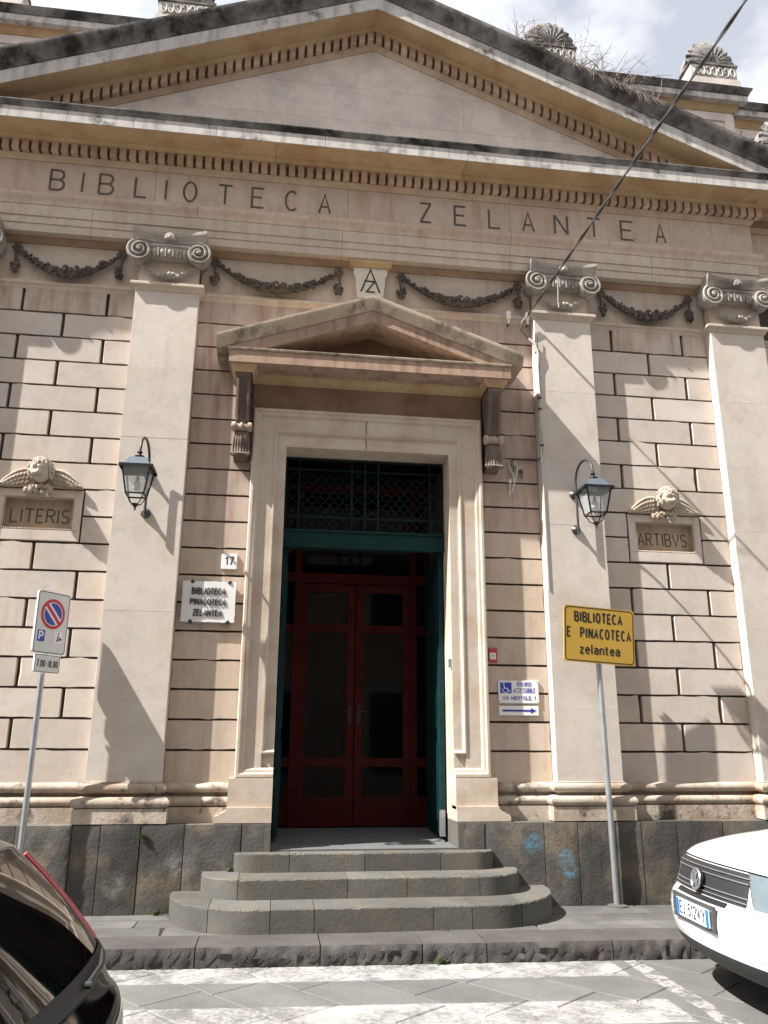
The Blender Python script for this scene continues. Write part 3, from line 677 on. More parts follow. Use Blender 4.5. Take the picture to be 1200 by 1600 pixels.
# ------------------------------------------------------------------ ionic capitals
def capital():
    p = bpy.data.objects.new('capital', None); COL.objects.link(p)
    # abacus, its front hollowed and its horns lifted
    m = MB(); N_ = 14
    prof = [(.0,7.10),(.0,7.135),(.012,7.145),(.016,7.18),(.05,7.215),(.055,7.225),(.055,7.262)]
    vs = []; n = len(prof)
    for i in range(N_+1):
        s = -1+2*i/N_; x = s*.415; dip = .05*(1-s*s); up_ = .018*s*s
        for o, z in prof: vs.append((x*(1+o*.25), -PD-.12+dip-o-.02*s*s, z+up_))
        vs.append((x, .0, 7.262)); vs.append((x, .0, 7.10))
    n += 2
    m.add(vs, [(i*n+j,(i+1)*n+j,(i+1)*n+(j+1)%n,i*n+(j+1)%n) for i in range(N_) for j in range(n)]+[tuple(range(n)),tuple(N_*n+j for j in range(n))])
    m.build('abacus','capital',p,smooth=40)
    for s in (-1, 1):
        m = MB(); cx, cz = s*.335, 7.015; y0 = -PD-.11
        m.lathe([(.130,.13),(.134,.02),(.130,.0),(.03,.004)], (cx,y0,cz), 'y', 20)
        pts = []; rr = []
        for k in range(46):
            t = k/45; a = math.pi/2 + s*(-1)*t*2.35*2*math.pi; r = .130*(1-t)**.85+.012
            pts.append((cx+r*math.cos(a), y0-.012-.03*t, cz+r*math.sin(a))); rr.append(.019*(1-.45*t))
        m.tube(pts, rr, 6); m.ball((cx,y0-.03,cz),.026,(1,.9,1),10,6)
        # bolster running back to the wall
        m.lathe([(.115,.13),(.085,.19),(.1,.27)], (cx,y0,cz), 'y', 16)
        m.build('volute','capital',p,smooth=45)
    m = MB()                                                   # egg moulding and channel between the scrolls
    m.sweep([(0,6.955),(.05,6.965),(.085,7.0),(.10,7.05),(.10,7.125)],[(-.24,-PD),(.24,-PD)])
    for i in range(5):
        x = -.17+.085*i; m.ball((x,-PD-.085,7.02),.034,(1,.9,1.5),8,6); m.tube([(x+.036*math.cos(R(t)),-PD-.085,7.035+.07*math.sin(R(t))) for t in range(180,361,30)],.008,5)
    for i in range(4): m.box(-.1345+.085*i,-.1205+.085*i,-PD-.115,-PD-.05,6.96,7.07)
    m.tube([(-.24+.48*i/10,-PD-.10,7.085+.02*math.cos(math.pi*(i/10-.5))) for i in range(11)],.018,6)
    m.build('egg_moulding','capital',p,smooth=50)
    m = MB()
    for i in range(7): 
        t = R(180*i/6); m.ball((.04*math.cos(t),-PD-.15,7.175+.045*math.sin(t)),.022,(1,.8,1.3),7,5)
    m.ball((0,-PD-.165,7.175),.03); m.build('flower','capital',p,smooth=60)
    m = MB(); rg = random.Random(2)                             # small swag hung between the volutes
    for i in range(26):
        t = -1+2*i/25; z = 6.735+.135*t*t; r = .033*(1-.5*abs(t))
        for k in range(3): m.ball((t*.29+rg.uniform(-.008,.008),-PD-.03-rg.uniform(0,.028)*(1-abs(t)*.6),z+rg.uniform(-.018,.018)),r*rg.uniform(.7,1.15),(1,.9,1),7,4)
    m.build('leaf_swag','capital',p,smooth=60)
    return p
cp = capital()
for i, px in enumerate(PX):
    c = cp if i == 0 else copy_tree(cp); c.parent = B; c.location = (px,0,0)

# ------------------------------------------------------------------ swags in the frieze panels
def festoon(half, seed):
    rg = random.Random(seed); p = bpy.data.objects.new('flower_swag', None); COL.objects.link(p)
    def flower(m, c, r):
        for k in range(6):
            a = 2*math.pi*k/6+rg.random(); m.ball((c[0]+r*.62*math.cos(a),c[1],c[2]+r*.62*math.sin(a)),r*.48,(1,.6,1),6,4)
        m.ball((c[0],c[1]-r*.35,c[2]),r*.33,(1,1,1),6,4)
    m = MB(); L = int(half*46)
    for i in range(L+1):
        t = -1+2*i/L; x = t*half*.97; z = -.30*(1-abs(t)**1.9); th = .067*(1-.58*abs(t)**1.3)
        if i % 4 == 2 and abs(t) < .85: flower(m,(x,-.05-th*.8,z+rg.uniform(-.01,.01)),th*1.05)
        for k in range(7):
            a = rg.uniform(0,2*math.pi); q = rg.uniform(.1,1)*th
            m.ball((x+rg.uniform(-.02,.02),-.02-th*.6-rg.uniform(0,.6)*th,z+q*math.sin(a)),th*rg.uniform(.32,.55),(1.2,.8,.8),6,4,Matrix.Rotation(rg.uniform(-1,1),3,'Y'))
    m.tube([(-half*.97+2*half*.97*i/24, -.03, -.30*(1-abs(-1+2*i/24)**1.9)) for i in range(25)],[.018+.02*(1-abs(-1+2*i/24)) for i in range(25)],6); m.build('swag','carve',p,smooth=60)
    c = MB(); flower(c,(0,-.115,-.295),.078); c.build('rosette','carve',p,smooth=60)
    for s in (-1,1):
        d = MB(); x = s*half
        for k in range(6): a = 2*math.pi*k/6; d.ball((x+.035*math.cos(a),-.035,.02+.035*math.sin(a)),.028,(1,.7,1),6,4)
        d.tube([(x,-.03,.0),(x+s*.012,-.035,-.08),(x+s*.006,-.03,-.15)],[.014,.012,.016],5)
        for k in range(16):
            h = rg.uniform(0,1); w_ = .045*math.sin(math.pi*(.25+.7*h)); a = rg.uniform(0,math.pi)
            d.ball((x+w_*math.cos(a),-.03-.045*math.sin(a),-.15-.15*h),.026*rg.uniform(.75,1.15),(1,.9,1),6,4)
        d.build('tassel','carve',p,smooth=60)
    return p
fA, fB = festoon(.585,1), festoon(.735,2)
for src, xs in ((fA,(-3.535,3.535)),(fB,(-1.12,1.12))):
    for i, x in enumerate(xs):
        f = src if i == 0 else copy_tree(src); f.parent = B; f.location = (x,-.01,7.035)
# keystone block with the monogram
kb = bpy.data.objects.new('monogram_block', None); COL.objects.link(kb); kb.parent = B
MB().prism([(-.21,7.13),(-.205,7.05),(-.18,7.0),(-.175,6.9),(-.155,6.72),(.155,6.72),(.175,6.9),(.18,7.0),(.205,7.05),(.21,7.13)], lambda a,b,d:(a,d,b), -.07, .02).build('block','mono',kb)
MB().sweep([(0,7.13),(.02,7.135),(.05,7.17),(.06,7.213)],[(-.215,.0),(-.215,-.075),(.215,-.075),(.215,.0)],caps=False).build('cap','ochre',kb)
m = MB(); f7 = FY(-.07)
strip(m,[(-.115,6.80),(.0,7.105),(.115,6.80)],.02,f7,0,.004); strip(m,[(-.075,6.945),(.052,6.945),(-.045,6.80),(.055,6.80)],.018,f7,0,.0048)
m.build('monogram','signblack',kb)
# inscription
LT = bay('inscription', 0)
ins = [('B',-3.839,-3.657),('I',-3.48,-3.44),('B',-3.28,-3.095),('L',-2.865,-2.709),('I',-2.515,-2.475),('O',-2.296,-2.126),('T',-1.886,-1.702),('E',-1.483,-1.317),('C',-1.076,-.908),('A',-.665,-.507),
       ('Z',.595,.758),('E',1.037,1.202),('L',1.479,1.646),('A',1.918,2.086),('N',2.34,2.532),('T',2.776,2.973),('E',3.229,3.416),('A',3.70,3.854)]
for ch, a, b in ins:
    m = MB(); glyph(m, ch, a+.012, 7.795, (b-a)-.024, .27, .027, FY(EY), 0, .003); m.build('letter','ink',LT)

# ------------------------------------------------------------------ doorway
OX, OZ = .93, 4.75
DS = bay('door_surround', 0)
FX = lambda y: (lambda a,b,h: (a,h,b))
xz = lambda a,b,h: (a,h,b)
def loop(x, zt, zb, inner): return [(-inner,zb),(-x,zb),(-x,zt),(x,zt),(x,zb),(inner,zb)]
# flat fascias: outer and inner, with the outer architrave moulding standing proud
def frame_faces(xo, zo, xi, zi, zb, y, nm):
    m = MB()
    m.box(-xo,-xi,y,.04,zb,zo); m.box(xi,xo,y,.04,zb,zo); m.box(-xi,xi,y,.04,zi,zo); return m.build(nm,'frame',DS)
frame_faces(1.30,5.17,1.055,4.925,1.215,-.10,'outer_fascia')
frame_faces(1.0548,4.9248,OX,OZ,1.215,-.078,'inner_fascia')
MB().sweep([(0,-.05),(0,-.128),(-.012,-.146),(-.035,-.148),(-.05,-.13),(-.075,-.126),(-.085,-.112),(-.095,-.098)][::-1], loop(1.312,5.182,1.205,OX)[::-1], xz, caps=True).build('outer_moulding','frame',DS,smooth=30)
MB().sweep([(.012,-.09),(.012,-.112),(-.004,-.114),(-.018,-.098),(-.026,-.076)][::-1], loop(1.05,4.92,1.45,OX)[::-1], xz, caps=True).build('inner_moulding','frame',DS,smooth=30)
for s in (-1,1):
    pb = MB(); a, b = sorted((s*.928, s*1.365)); pb.box(a,b,-.165,.05,.90,1.203)
    fl = [(.928,.788),(1.485,.788),(1.49,.82),(1.475,.852),(1.445,.856),(1.435,.872),(1.40,.885),(1.375,.905),(1.37,.93),(.928,.93)]
    pb.prism([(s*x,z) for x,z in fl], lambda a_,b_,d:(a_,d,b_), -.19, .04); pb.build('pedestal','frame',DS)
    # stone reveal of the opening
    a, b = sorted((s*.9295, s*.99)); MB().box(a,b,-.079,.30,.784,OZ).build('reveal','frame',DS)
    MB().box(a,b,-.228,.30,.5,.782).build('reveal_plinth','step',DS)
MB().box(-.93,.93,-.077,.30,OZ-.001,OZ+.05).build('lintel_soffit','frame',DS)
m = MB(); m.tube([(-.03,-.082,4.752),(-.025,-.082,4.82),(-.04,-.083,4.90),(-.03,-.104,4.94),(-.035,-.104,5.06),(-.02,-.104,5.09)],.004,4); m.build('crack','dirt',DS)
# frieze above, hood on brackets
HD = bay('door_hood', 0)
MB().box(-1.33,1.33,-.06,.04,5.183,5.60).build('hood_frieze','hoodshade2',HD)
HY = -.45
pth = [(-1.31,0),(-1.31,-.06),(1.31,-.06),(1.31,0)]
MB().sweep([(0,5.50),(.02,5.505),(.03,5.53),(.06,5.55),(.075,5.575),(.11,5.58)],pth,caps=False).build('hood_bed_moulding','ochre',HD,smooth=30)
def hbox(x0,x1,z0,z1,y,mat,nm): MB().box(x0,x1,y,.03,z0,z1).build(nm,mat,HD)
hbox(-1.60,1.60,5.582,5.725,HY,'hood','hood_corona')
MB().sweep([(-.06,5.724),(.012,5.726),(.02,5.742),(.02,5.752),(-.3,5.765)],[(-1.60,.0),(-1.60,HY),(1.60,HY),(1.60,.0)],caps=False).build('hood_lip','hoodtop',HD)
HS = .352
def hrake(nm, prof, mat, xe, smooth=None, cut=5.755):
    for s in (-1,1):
        n = len(prof); vs = []
        for x in (0, xe): vs += [(s*x, -o, z-HS*x) for o, z in prof]
        me = MB().add(vs, [(j,(j+1)%n,n+(j+1)%n,n+j) for j in range(n)]+[tuple(range(n,2*n))]).mesh(nm, mat, smooth)
        bm = bmesh.new(); bm.from_mesh(me)
        bmesh.ops.bisect_plane(bm, geom=bm.verts[:]+bm.edges[:]+bm.faces[:], plane_co=(0,0,cut), plane_no=(0,0,-1), clear_outer=True)
        bm.to_mesh(me); bm.free(); place(nm, me, HD)
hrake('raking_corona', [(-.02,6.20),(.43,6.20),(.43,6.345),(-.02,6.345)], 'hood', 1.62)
hrake('raking_sima', [(-.02,6.346),(.44,6.347),(.452,6.37),(.48,6.41),(.50,6.45),(.505,6.485),(.505,6.50),(-.02,6.53)], 'hoodtop', 1.745, 30, cut=5.60)
MB().add([(-1.5,-.02,5.72),(1.5,-.02,5.72),(0,-.02,6.25)],[(0,1,2)]).build('hood_tympanum','hoodshade',HD)
def bracket(s):
    p = bpy.data.objects.new('scroll_bracket', None); COL.objects.link(p); p.parent = B; p.location = (s*1.432,0,0)
    w = .078
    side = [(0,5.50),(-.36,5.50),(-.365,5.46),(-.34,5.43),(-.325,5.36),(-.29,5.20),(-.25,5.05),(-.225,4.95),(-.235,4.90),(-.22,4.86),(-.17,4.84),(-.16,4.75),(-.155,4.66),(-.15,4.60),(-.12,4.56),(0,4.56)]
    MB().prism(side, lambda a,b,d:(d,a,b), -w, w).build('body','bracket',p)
    MB().sweep([(0,5.498),(.012,5.503),(.018,5.525),(.045,5.55),(.055,5.579)],[(-w-.012,0),(-w-.012,-.365),(w+.012,-.365),(w+.012,0)]).build('cap','ochre',p,smooth=30)
    m = MB()
    for e in (-1,1): m.tube([(e*.055,a-.006,b) for a,b in ((-.345,5.43),(-.325,5.36),(-.29,5.20),(-.25,5.05),(-.23,4.97))],.018,6)
    for k in range(13):
        t = k/12; z = 5.40-.42*t; y = -.335+.115*t; m.ball((0,y-.008,z),.014,(1,.8,1.1),6,4)
    m.build('fluting','bracket',p,smooth=50)
    m = MB()
    for e in (-1,1): m.lathe([(.052,-.022),(.056,0),(.052,.022)],(e*.087,-.215,4.905),'x',14); m.lathe([(.022,-.03),(.022,.03)],(e*.087,-.215,4.905),'x',10)
    m.lathe([(.045,-.07),(.05,0),(.045,.07)],(0,-.20,4.905),'x',12)
    m.ball((0,-.255,4.905),.03,(.8,.7,1.3)); m.build('scroll','relief',p,smooth=50)
    m = MB()
    for k in range(7):
        x = -.075+.025*k; q = 1-abs(k-3)/6
        m.tube([(x*.7,-.205,4.85),(x,-.20-.03*q,4.78),(x*1.1,-.185-.02*q,4.68),(x*1.15,-.18-.03*q,4.61),(x*1.2,-.215-.03*q,4.575)],[.012,.018,.019,.017,.02],6)
    for k in range(6): m.ball((-.075+.03*k,-.225,4.57),.022,(1,1,.9),6,4)
    m.build('acanthus_leaf','bracket',p,smooth=60)
for s in (-1,1): bracket(s)

# vestibule, threshold, doors
VS = bay('vestibule', 0)
for s in (-1,1):
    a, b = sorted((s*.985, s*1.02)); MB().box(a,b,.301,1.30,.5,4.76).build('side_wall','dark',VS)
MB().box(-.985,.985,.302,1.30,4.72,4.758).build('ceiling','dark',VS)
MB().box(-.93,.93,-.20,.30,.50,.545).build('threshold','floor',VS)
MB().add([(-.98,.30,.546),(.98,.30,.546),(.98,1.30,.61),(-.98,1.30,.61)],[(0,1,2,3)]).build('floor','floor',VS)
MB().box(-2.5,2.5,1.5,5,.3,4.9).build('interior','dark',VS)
TG = bay('transom_grille', 0); ty = .25
m = MB().box(-.925,.925,ty-.035,ty+.035,3.69,3.845); m.box(-.925,.925,ty-.05,ty+.045,3.846,3.872); m.box(-.925,.925,ty-.045,ty+.04,3.662,3.689); m.build('transom_bar','green',TG)
m = MB()
for x in (-.915,-.765,-.155,0,.155,.765,.915): m.box(x-.011,x+.011,ty-.013,ty+.012,3.873,4.735)
for z in (4.03,4.60,4.725): m.box(-.92,.92,ty-.010,ty+.009,z-.010,z+.010)
m.build('grille_bars','iron',TG)
m = MB()
def thin(pts): m.tube([(x,ty,z) for x,z in pts], .0052, 4)
for (x0,x1) in ((-.765,-.155),(.155,.765)):
    k = 6; w = (x1-x0)/k
    for r_ in range(9):
        for i in range(k+1):
            cx = x0+w*(i+(.5 if r_ % 2 else 0)); zc = 4.60-.062*r_
            pts = [(cx+w/2*math.cos(R(t)), zc-w*.5+w*.5*math.sin(R(t))*-1+.0) for t in range(0,181,30)]
            pts = [(x,z) for x,z in pts if x0 <= x <= x1 and 4.03 < z]
            if len(pts) > 1: thin(pts)
    for i in range(k): thin([(x0+w*i,4.02),(x0+w*(i+1),3.88)]); thin([(x0+w*i,3.88),(x0+w*(i+1),4.02)])
for (x0,x1) in ((-.915,-.765),(-.155,0),(0,.155),(.765,.915)):
    w = x1-x0
    for r_ in range(4): thin([(x0,4.03+w*r_*.95),(x1,4.03+w*(r_+1)*.95)]); thin([(x1,4.03+w*r_*.95),(x0,4.03+w*(r_+1)*.95)])
    thin([((x0+x1)/2+.06*math.cos(R(t)),3.955+.06*math.sin(R(t))) for t in range(0,361,30)])
m.build('scale_lattice','iron',TG)
def green_leaf(s):
    p = bay('green_door_leaf', 0)
    a, b = sorted((s*.865, s*.915)); MB().box(a,b,.30,1.14,.60,3.655).build('leaf','green',p)
    for (z0,z1) in ((.75,1.55),(1.7,2.6),(2.75,3.5)):
        a, b = sorted((s*.852, s*.866)); MB().box(a,b,.42,1.02,z0,z1).build('panel','green',p)
    if s > 0:
        MB().box(.845,.90,.262,.30,.60,.86).build('door_bolt','galv',p); MB().box(.90,.925,-.06,-.02,2.33,2.42).build('latch_plate','galv',p)
for s in (-1,1): green_leaf(s)
RD = bay('red_door', 0); ry = 1.2
m = MB()
for a, b in ((-.93,-.87),(.87,.93),(-.755,-.675),(.675,.755)): m.box(a,b,ry-.05,ry+.05,.61,4.72)
for z0, z1 in ((3.44,3.56),(4.62,4.72)): m.box(-.87,.87,ry-.048,ry+.048,z0,z1)
m.build('door_frame','red',RD)
for s in (-1,1):
    lf = MB()
    def rb(x0,x1,z0,z1,y0=-.03,y1=.03):
        a, b = sorted((s*x0, s*x1)); lf.box(a,b,ry+y0,ry+y1,z0,z1)
    rb(.006,.10,.62,3.43); rb(.585,.672,.62,3.43)
    for z0,z1 in ((.62,.93),(1.27,1.37),(2.83,2.93),(3.33,3.43)): rb(.10,.585,z0,z1,-.028,.028)
    lf.build('door_leaf','red',RD)
    for z0,z1 in ((.93,1.27),(1.37,2.83),(2.93,3.33)):
        a, b = sorted((s*.10, s*.585)); MB().box(a,b,ry-.006,ry+.006,z0,z1).build('pane','pane',RD)
    a, b = sorted((s*.755, s*.87)); MB().box(a,b,ry-.005,ry+.005,.62,3.44).build('pane','pane',RD)
    for z0,z1 in ((.62,.93),(1.27,1.37),(2.83,2.93)): MB().box(a,b,ry-.03,ry+.03,z0,z1).build('side_rail','red',RD)
    h = MB().box(s*.055-.018,s*.055+.018,ry-.042,ry-.031,1.75,1.98); h.tube([(s*.055,ry-.045,1.9),(s*.055,ry-.085,1.9),(s*.13,ry-.085,1.895)],.010,6); h.build('handle','handle',RD)
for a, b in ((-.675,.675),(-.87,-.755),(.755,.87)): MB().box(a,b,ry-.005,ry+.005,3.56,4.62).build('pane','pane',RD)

# ------------------------------------------------------------------ entrance steps
ST = thing('entrance_steps', (0,-.6,0), 'three dark basalt steps with rounded ends leading up to the doorway', 'steps')
def stepf(hw0, hw1, yf, rx, ry_, x):                      # front line of a step at x: straight, ends an elliptic quarter
    if x < -hw0+rx: t = min(1,(-hw0+rx-x)/rx); return yf+ry_*(1-math.sqrt(max(0,1-t*t)))
    if x > hw1-rx: t = min(1,(x-hw1+rx)/rx); return yf+ry_*(1-math.sqrt(max(0,1-t*t)))
    return yf
def step(hw0, hw1, yf, rx, ry_, z0, z1, joints):
    js = [-hw0]+joints+[hw1]
    for a, b in zip(js[:-1], js[1:]):
        g = .003; n = 30; xs = []; rgs = random.Random(int(a*1000)+7)
        for i in range(n+1):
            t = i/n
            if a == -hw0: t = 1-math.cos(t*math.pi/2)
            elif b == hw1: t = math.sin(t*math.pi/2)
            xs.append(a+g+(b-a-2*g)*t)
        fr = [(x, stepf(hw0,hw1,yf,rx,ry_,x)) for x in xs]
        poly = fr+[(b-g,-.21),(a+g,-.21)]; c = .010; m = MB(); k = len(poly)
        inn = []
        for i,(x,y) in enumerate(poly):
            d = Vector((0 if i < len(fr) else 0, c if i < len(fr) else 0)); 
            if i < len(fr) and (a == -hw0 or b == hw1):
                ctr = Vector((js[1] if a == -hw0 else js[-2], -.2)); dd = (ctr-Vector((x,y))); d = dd.normalized()*c
            if i < len(fr): d = d*(rgs.uniform(.5,1.3)+(rgs.random() < .1)*rgs.uniform(.5,2.2))
            inn.append((x+d.x,y+d.y))
        vs = [(x,y,z1) for x,y in inn]+[(x,y,z1-c*rgs.uniform(.5,1.6)) for x,y in poly]+[(x,y,z0) for x,y in poly]
        m.add(vs, [tuple(range(k))]+[(k+i,k+(i+1)%k,(i+1)%k,i) for i in range(k)]+[(2*k+i,2*k+(i+1)%k,k+(i+1)%k,k+i) for i in range(k)])
        m.build('step_stone','step',ST)
step(1.83,1.79,-1.15,.80,.86,-.05,.195,[-1.43,-.906,-.534,.491,.835,1.3])
step(1.56,1.50,-.74,.45,.47,.10,.365,[-1.203,-.218,.328,1.011])
step(1.27,1.27,-.37,.22,.14,.30,.53,[-.743,-.022,.716])

# ------------------------------------------------------------------ wall lanterns
def lantern(loc, dx, label):
    p = thing('wall_lantern', loc, label, 'lantern', 'lanterns on the pilasters', local=True)
    y0 = -.085; ly = -.54; hz = .315; dz = -.035                        # rod, lamp axis, rim height above the lower mount
    m = MB()
    for z in (.0, .42): m.lathe([(.05,0),(.055,-.012),(.04,-.03),(.022,-.045),(.02,-.09)],(0,0,z),'y',14)
    m.build('wall_mount','greyiron',p,smooth=40)
    pts = [(0,y0,-.06),(0,y0,.2),(0,y0,.50)]
    for t in range(0,181,15): q = (1-math.cos(R(t)))/2; pts.append((dx*q, y0+(ly-y0)*q, .54-.02*q+.20*math.sin(R(t))))
    pts.append((dx,ly,.465)); MB().tube(pts,.0145,8).build('gooseneck_arm','greyiron',p,smooth=60)
    MB().lathe([(.012,.555),(.03,.53),(.014,.515),(.02,.50),(.05,.49),(.042,.475),(.015,.46),(.03,.45)],(dx,ly,dz),'z',12).build('finial','black',p,smooth=40)
    def fr(a, za, b, zb, nm, mat, t=0): 
        m = MB(); m.add([(dx+i*a,ly+j*a,za) for i,j in ((-1,-1),(1,-1),(1,1),(-1,1))]+[(dx+i*b,ly+j*b,zb) for i,j in ((-1,-1),(1,-1),(1,1),(-1,1))],[(0,1,5,4),(1,2,6,5),(2,3,7,6),(3,0,4,7)]+([(4,5,6,7)] if t else [])); return m.build(nm,mat,p)
    fr(.135,hz+.012,.085,hz+.105,'cap','lampcap',1)
    m = MB()
    rim = [(-.165,-.165),(.165,-.165),(.165,.165),(-.165,.165)]
    m.sweep([(0,hz-.018),(.0,hz+.012),(-.04,hz+.014),(-.04,hz-.004)],[(dx+a,ly+b) for a,b in rim+rim[:1]],caps=False)
    for i,j in ((-1,-1),(1,-1),(1,1),(-1,1)):
        m.tube([(dx+i*.138,ly+j*.138,hz),(dx+i*.088,ly+j*.088,.075+dz)],.010,4)
        m.tube([(dx+i*.088,ly+j*.088,.075+dz),(dx+i*.062,ly+j*.062,.03+dz),(dx+i*.05,ly+j*.05,-.005+dz),(dx,ly,-.035+dz)],.006,4)
    for a, z in ((.088,.075+dz),(.105,.21)):
        for k in range(4):
            c = ((-1,-1),(1,-1),(1,1),(-1,1)); q, w = c[k], c[(k+1)%4]
            if z < .1: m.tube([(dx+q[0]*a,ly+q[1]*a,z),(dx+w[0]*a,ly+w[1]*a,z)],.010,4)
    m.tube([(dx-.06,ly,.045+dz),(dx+.06,ly,.045+dz)],.006,4)
    m.lathe([(.03,-.012),(.035,-.02),(.02,-.04),(.008,-.06),(.012,-.07),(.004,-.085)],(dx,ly,dz),'z',10)
    m.build('cage','black',p)
    fr(.132,hz-.005,.084,.078+dz,'glass_panes','lampglass')
    m = MB().lathe([(.018,.27),(.022,.23),(.02,.21)],(dx,ly,dz),'z',10); m.build('lamp_holder','galv',p)
    MB().ball((dx,ly,.17+dz),.042,(1,1,1.25),12,8).build('bulb','bulb',p,smooth=60)
lantern((-2.389,-PD,3.885), -.02, 'black wall lantern on a gooseneck on the pilaster left of the doorway')
lantern((2.383,-PD,3.89), .025, 'black wall lantern on the pilaster right of the doorway, above the yellow sign')

# ------------------------------------------------------------------ cherub tablets
def cherub_tablet(s, word, cx, label, turn):
    p = thing('cherub_tablet', (cx,0,3.58), label, 'relief', 'cherub tablets in the rusticated wall')
    z0, z1 = ZR[10]+G, ZR[8]; hw = .445; rx = .363; r0, r1 = 3.70, 4.06
    m = MB()
    m.cbox(cx-hw,cx+hw,-.003,.028,z0,r0,.006); m.cbox(cx-hw,cx+hw,-.003,.028,r1,z1,.006)
    m.box(cx-hw+.001,cx-rx,-.002,.027,r0,r1); m.box(cx+rx,cx+hw-.001,-.002,.027,r0,r1); m.build('frame','wall',p)
    MB().box(cx-rx-.02,cx+rx+.02,.085,.12,r0-.02,r1+.02).build('sunk_panel','tablet',p)
    m = MB()                                              # splayed reveal and its serrated edge
    m.box(cx-rx-.005,cx-rx+.004,.0,.09,r0,r1); m.box(cx+rx-.004,cx+rx+.005,.0,.09,r0,r1); m.box(cx-rx,cx+rx,.0,.09,r1-.004,r1+.005); m.box(cx-rx,cx+rx,.0,.09,r0-.005,r0+.004)
    m.build('reveal','tablet',p)
    m = MB()
    for i in range(30):
        x = cx-rx+.012+(2*rx-.024)*i/29
        for z in (r0+.010, r1-.010): m.ball((x,.004,z),.0095,(1,1.2,1.2),5,4)
    for i in range(15):
        z = r0+.02+(r1-r0-.04)*i/14
        for x in (cx-rx+.010,cx+rx-.010): m.ball((x,.004,z),.0095,(1.2,1.2,1),5,4)
    o = m.build('serrated_edge','relief',p,smooth=60); o['kind'] = 'stuff'
    m = MB(); text(m, word, cx, 3.80, .145, .016, FY(.085), 0, .003, aspect=.92, width=.60); m.build('lettering','ink',p)
    hx, hy, hz_ = cx+.01, -.12, 4.325
    rot = Matrix.Rotation(R(10),3,'X') @ Matrix.Rotation(R(turn),3,'Z')
    m = MB(); nu, nv = 44, 34; vs = []
    ga = lambda x,z,a,b,w: math.exp(-((x-a)**2+(z-b)**2)/(2*w*w))
    for i in range(nv+1):
        th = math.pi*i/nv
        for k in range(nu):
            q = 2*math.pi*k/nu; d = Vector((math.sin(th)*math.cos(q), math.sin(th)*math.sin(q), math.cos(th)))
            x, y, z = d.x*.115, d.y*.112, d.z*.132
            if z < 0: x *= 1-.20*(z/.132)**2
            if d.y < 0:
                f = 0
                f += .036*ga(x,z,0,-.030,.013)+.014*ga(x,z,0,-.006,.012); f -= .026*(ga(x,z,-.042,.000,.016)+ga(x,z,.042,.000,.016))
                f += .012*(ga(x,z,-.042,-.002,.008)+ga(x,z,.042,-.002,.008)); f -= .016*ga(x*.5,z,0,-.066,.007); f += .010*ga(x*.6,z,0,-.080,.009)+.006*ga(x*.6,z,0,-.054,.006)
                f += .016*(ga(x,z,-.056,-.045,.024)+ga(x,z,.056,-.045,.024)); f += .018*ga(x,z,0,-.104,.017); f += .012*ga(x*.35,z,0,.030,.012)
                y -= f
            v = rot @ Vector((x,y,z)); vs.append((hx+v.x,hy+v.y,hz_+v.z))
    m.add(vs, [(i*nu+k,(i+1)*nu+k,(i+1)*nu+(k+1)%nu,i*nu+(k+1)%nu) for i in range(nv) for k in range(nu)])
    m.build('cherub_head','relief',p,smooth=70)
    rg = random.Random(4); m = MB()
    for i in range(230):
        th, q = rg.uniform(0,2.1), rg.uniform(0,2*math.pi); d = Vector((math.sin(th)*math.cos(q),math.sin(th)*math.sin(q),math.cos(th)))
        if d.y < -.25 and d.z < .46-.25*abs(d.x) and abs(d.x) < .82: continue
        v = rot @ Vector((d.x*.120,d.y*.116,d.z*.136)); m.tube([(hx+v.x,hy+v.y,hz_+v.z+.012),(hx+v.x*1.04+rg.uniform(-.01,.01),hy+v.y*1.05,hz_+v.z-.004),(hx+v.x*1.05+rg.uniform(-.012,.012),hy+v.y*1.03,hz_+v.z-.026)],[.010,.014,.006],5)
    m.build('curly_hair','relief',p,smooth=60)
    for e in (-1,1):
        m = MB()
        top = [(.06,4.335),(.12,4.352),(.18,4.353),(.24,4.335),(.30,4.300),(.36,4.250),(.41,4.205),(.44,4.165)]
        m.prism([(cx+e*x,z) for x,z in top]+[(cx+e*.30,4.160),(cx+e*.06,4.165)], lambda a,b,d:(a,d,b), -.035, .02)
        m.tube([(cx+e*x,-.040,z-.004) for x,z in top],[.016,.020,.021,.020,.018,.015,.011,.007],7)
        for r_ in range(3):
            for i in range(9-r_):
                t = (i+.5)/(9-r_); x0_ = .09+.29*t; zt_ = 4.345-.05*r_-.16*t*t*(1-.12*r_); x1_ = x0_+.05+.03*t; zb_ = max(4.168, zt_-.075+.01*r_)
                if zt_ < 4.19: continue
                m.tube([(cx+e*x0_,-.030,zt_),(cx+e*(x0_+x1_)/2,-.052+.006*r_,(zt_+zb_)/2),(cx+e*x1_,-.036,zb_)],[.012,.0165,.010],6)
        m.build('wing','relief',p,smooth=60)
    m = MB()
    for i in range(44):
        t = rg.uniform(-1,1); m.ball((cx+t*.145,-.035-rg.uniform(0,.05)*(1-abs(t)*.5),4.09+rg.uniform(0,.10)*(1-.3*abs(t))),rg.uniform(.014,.028),(1.1,.8,1),6,4)
    m.build('leaf_collar','relief',p,smooth=60)
cherub_tablet(-1,'LITERIS',-3.53,'carved winged cherub head above a sunk tablet lettered LITERIS',4)
cherub_tablet(1,'ARTIBVS',3.53,'carved winged cherub head above a sunk tablet lettered ARTIBVS',10)

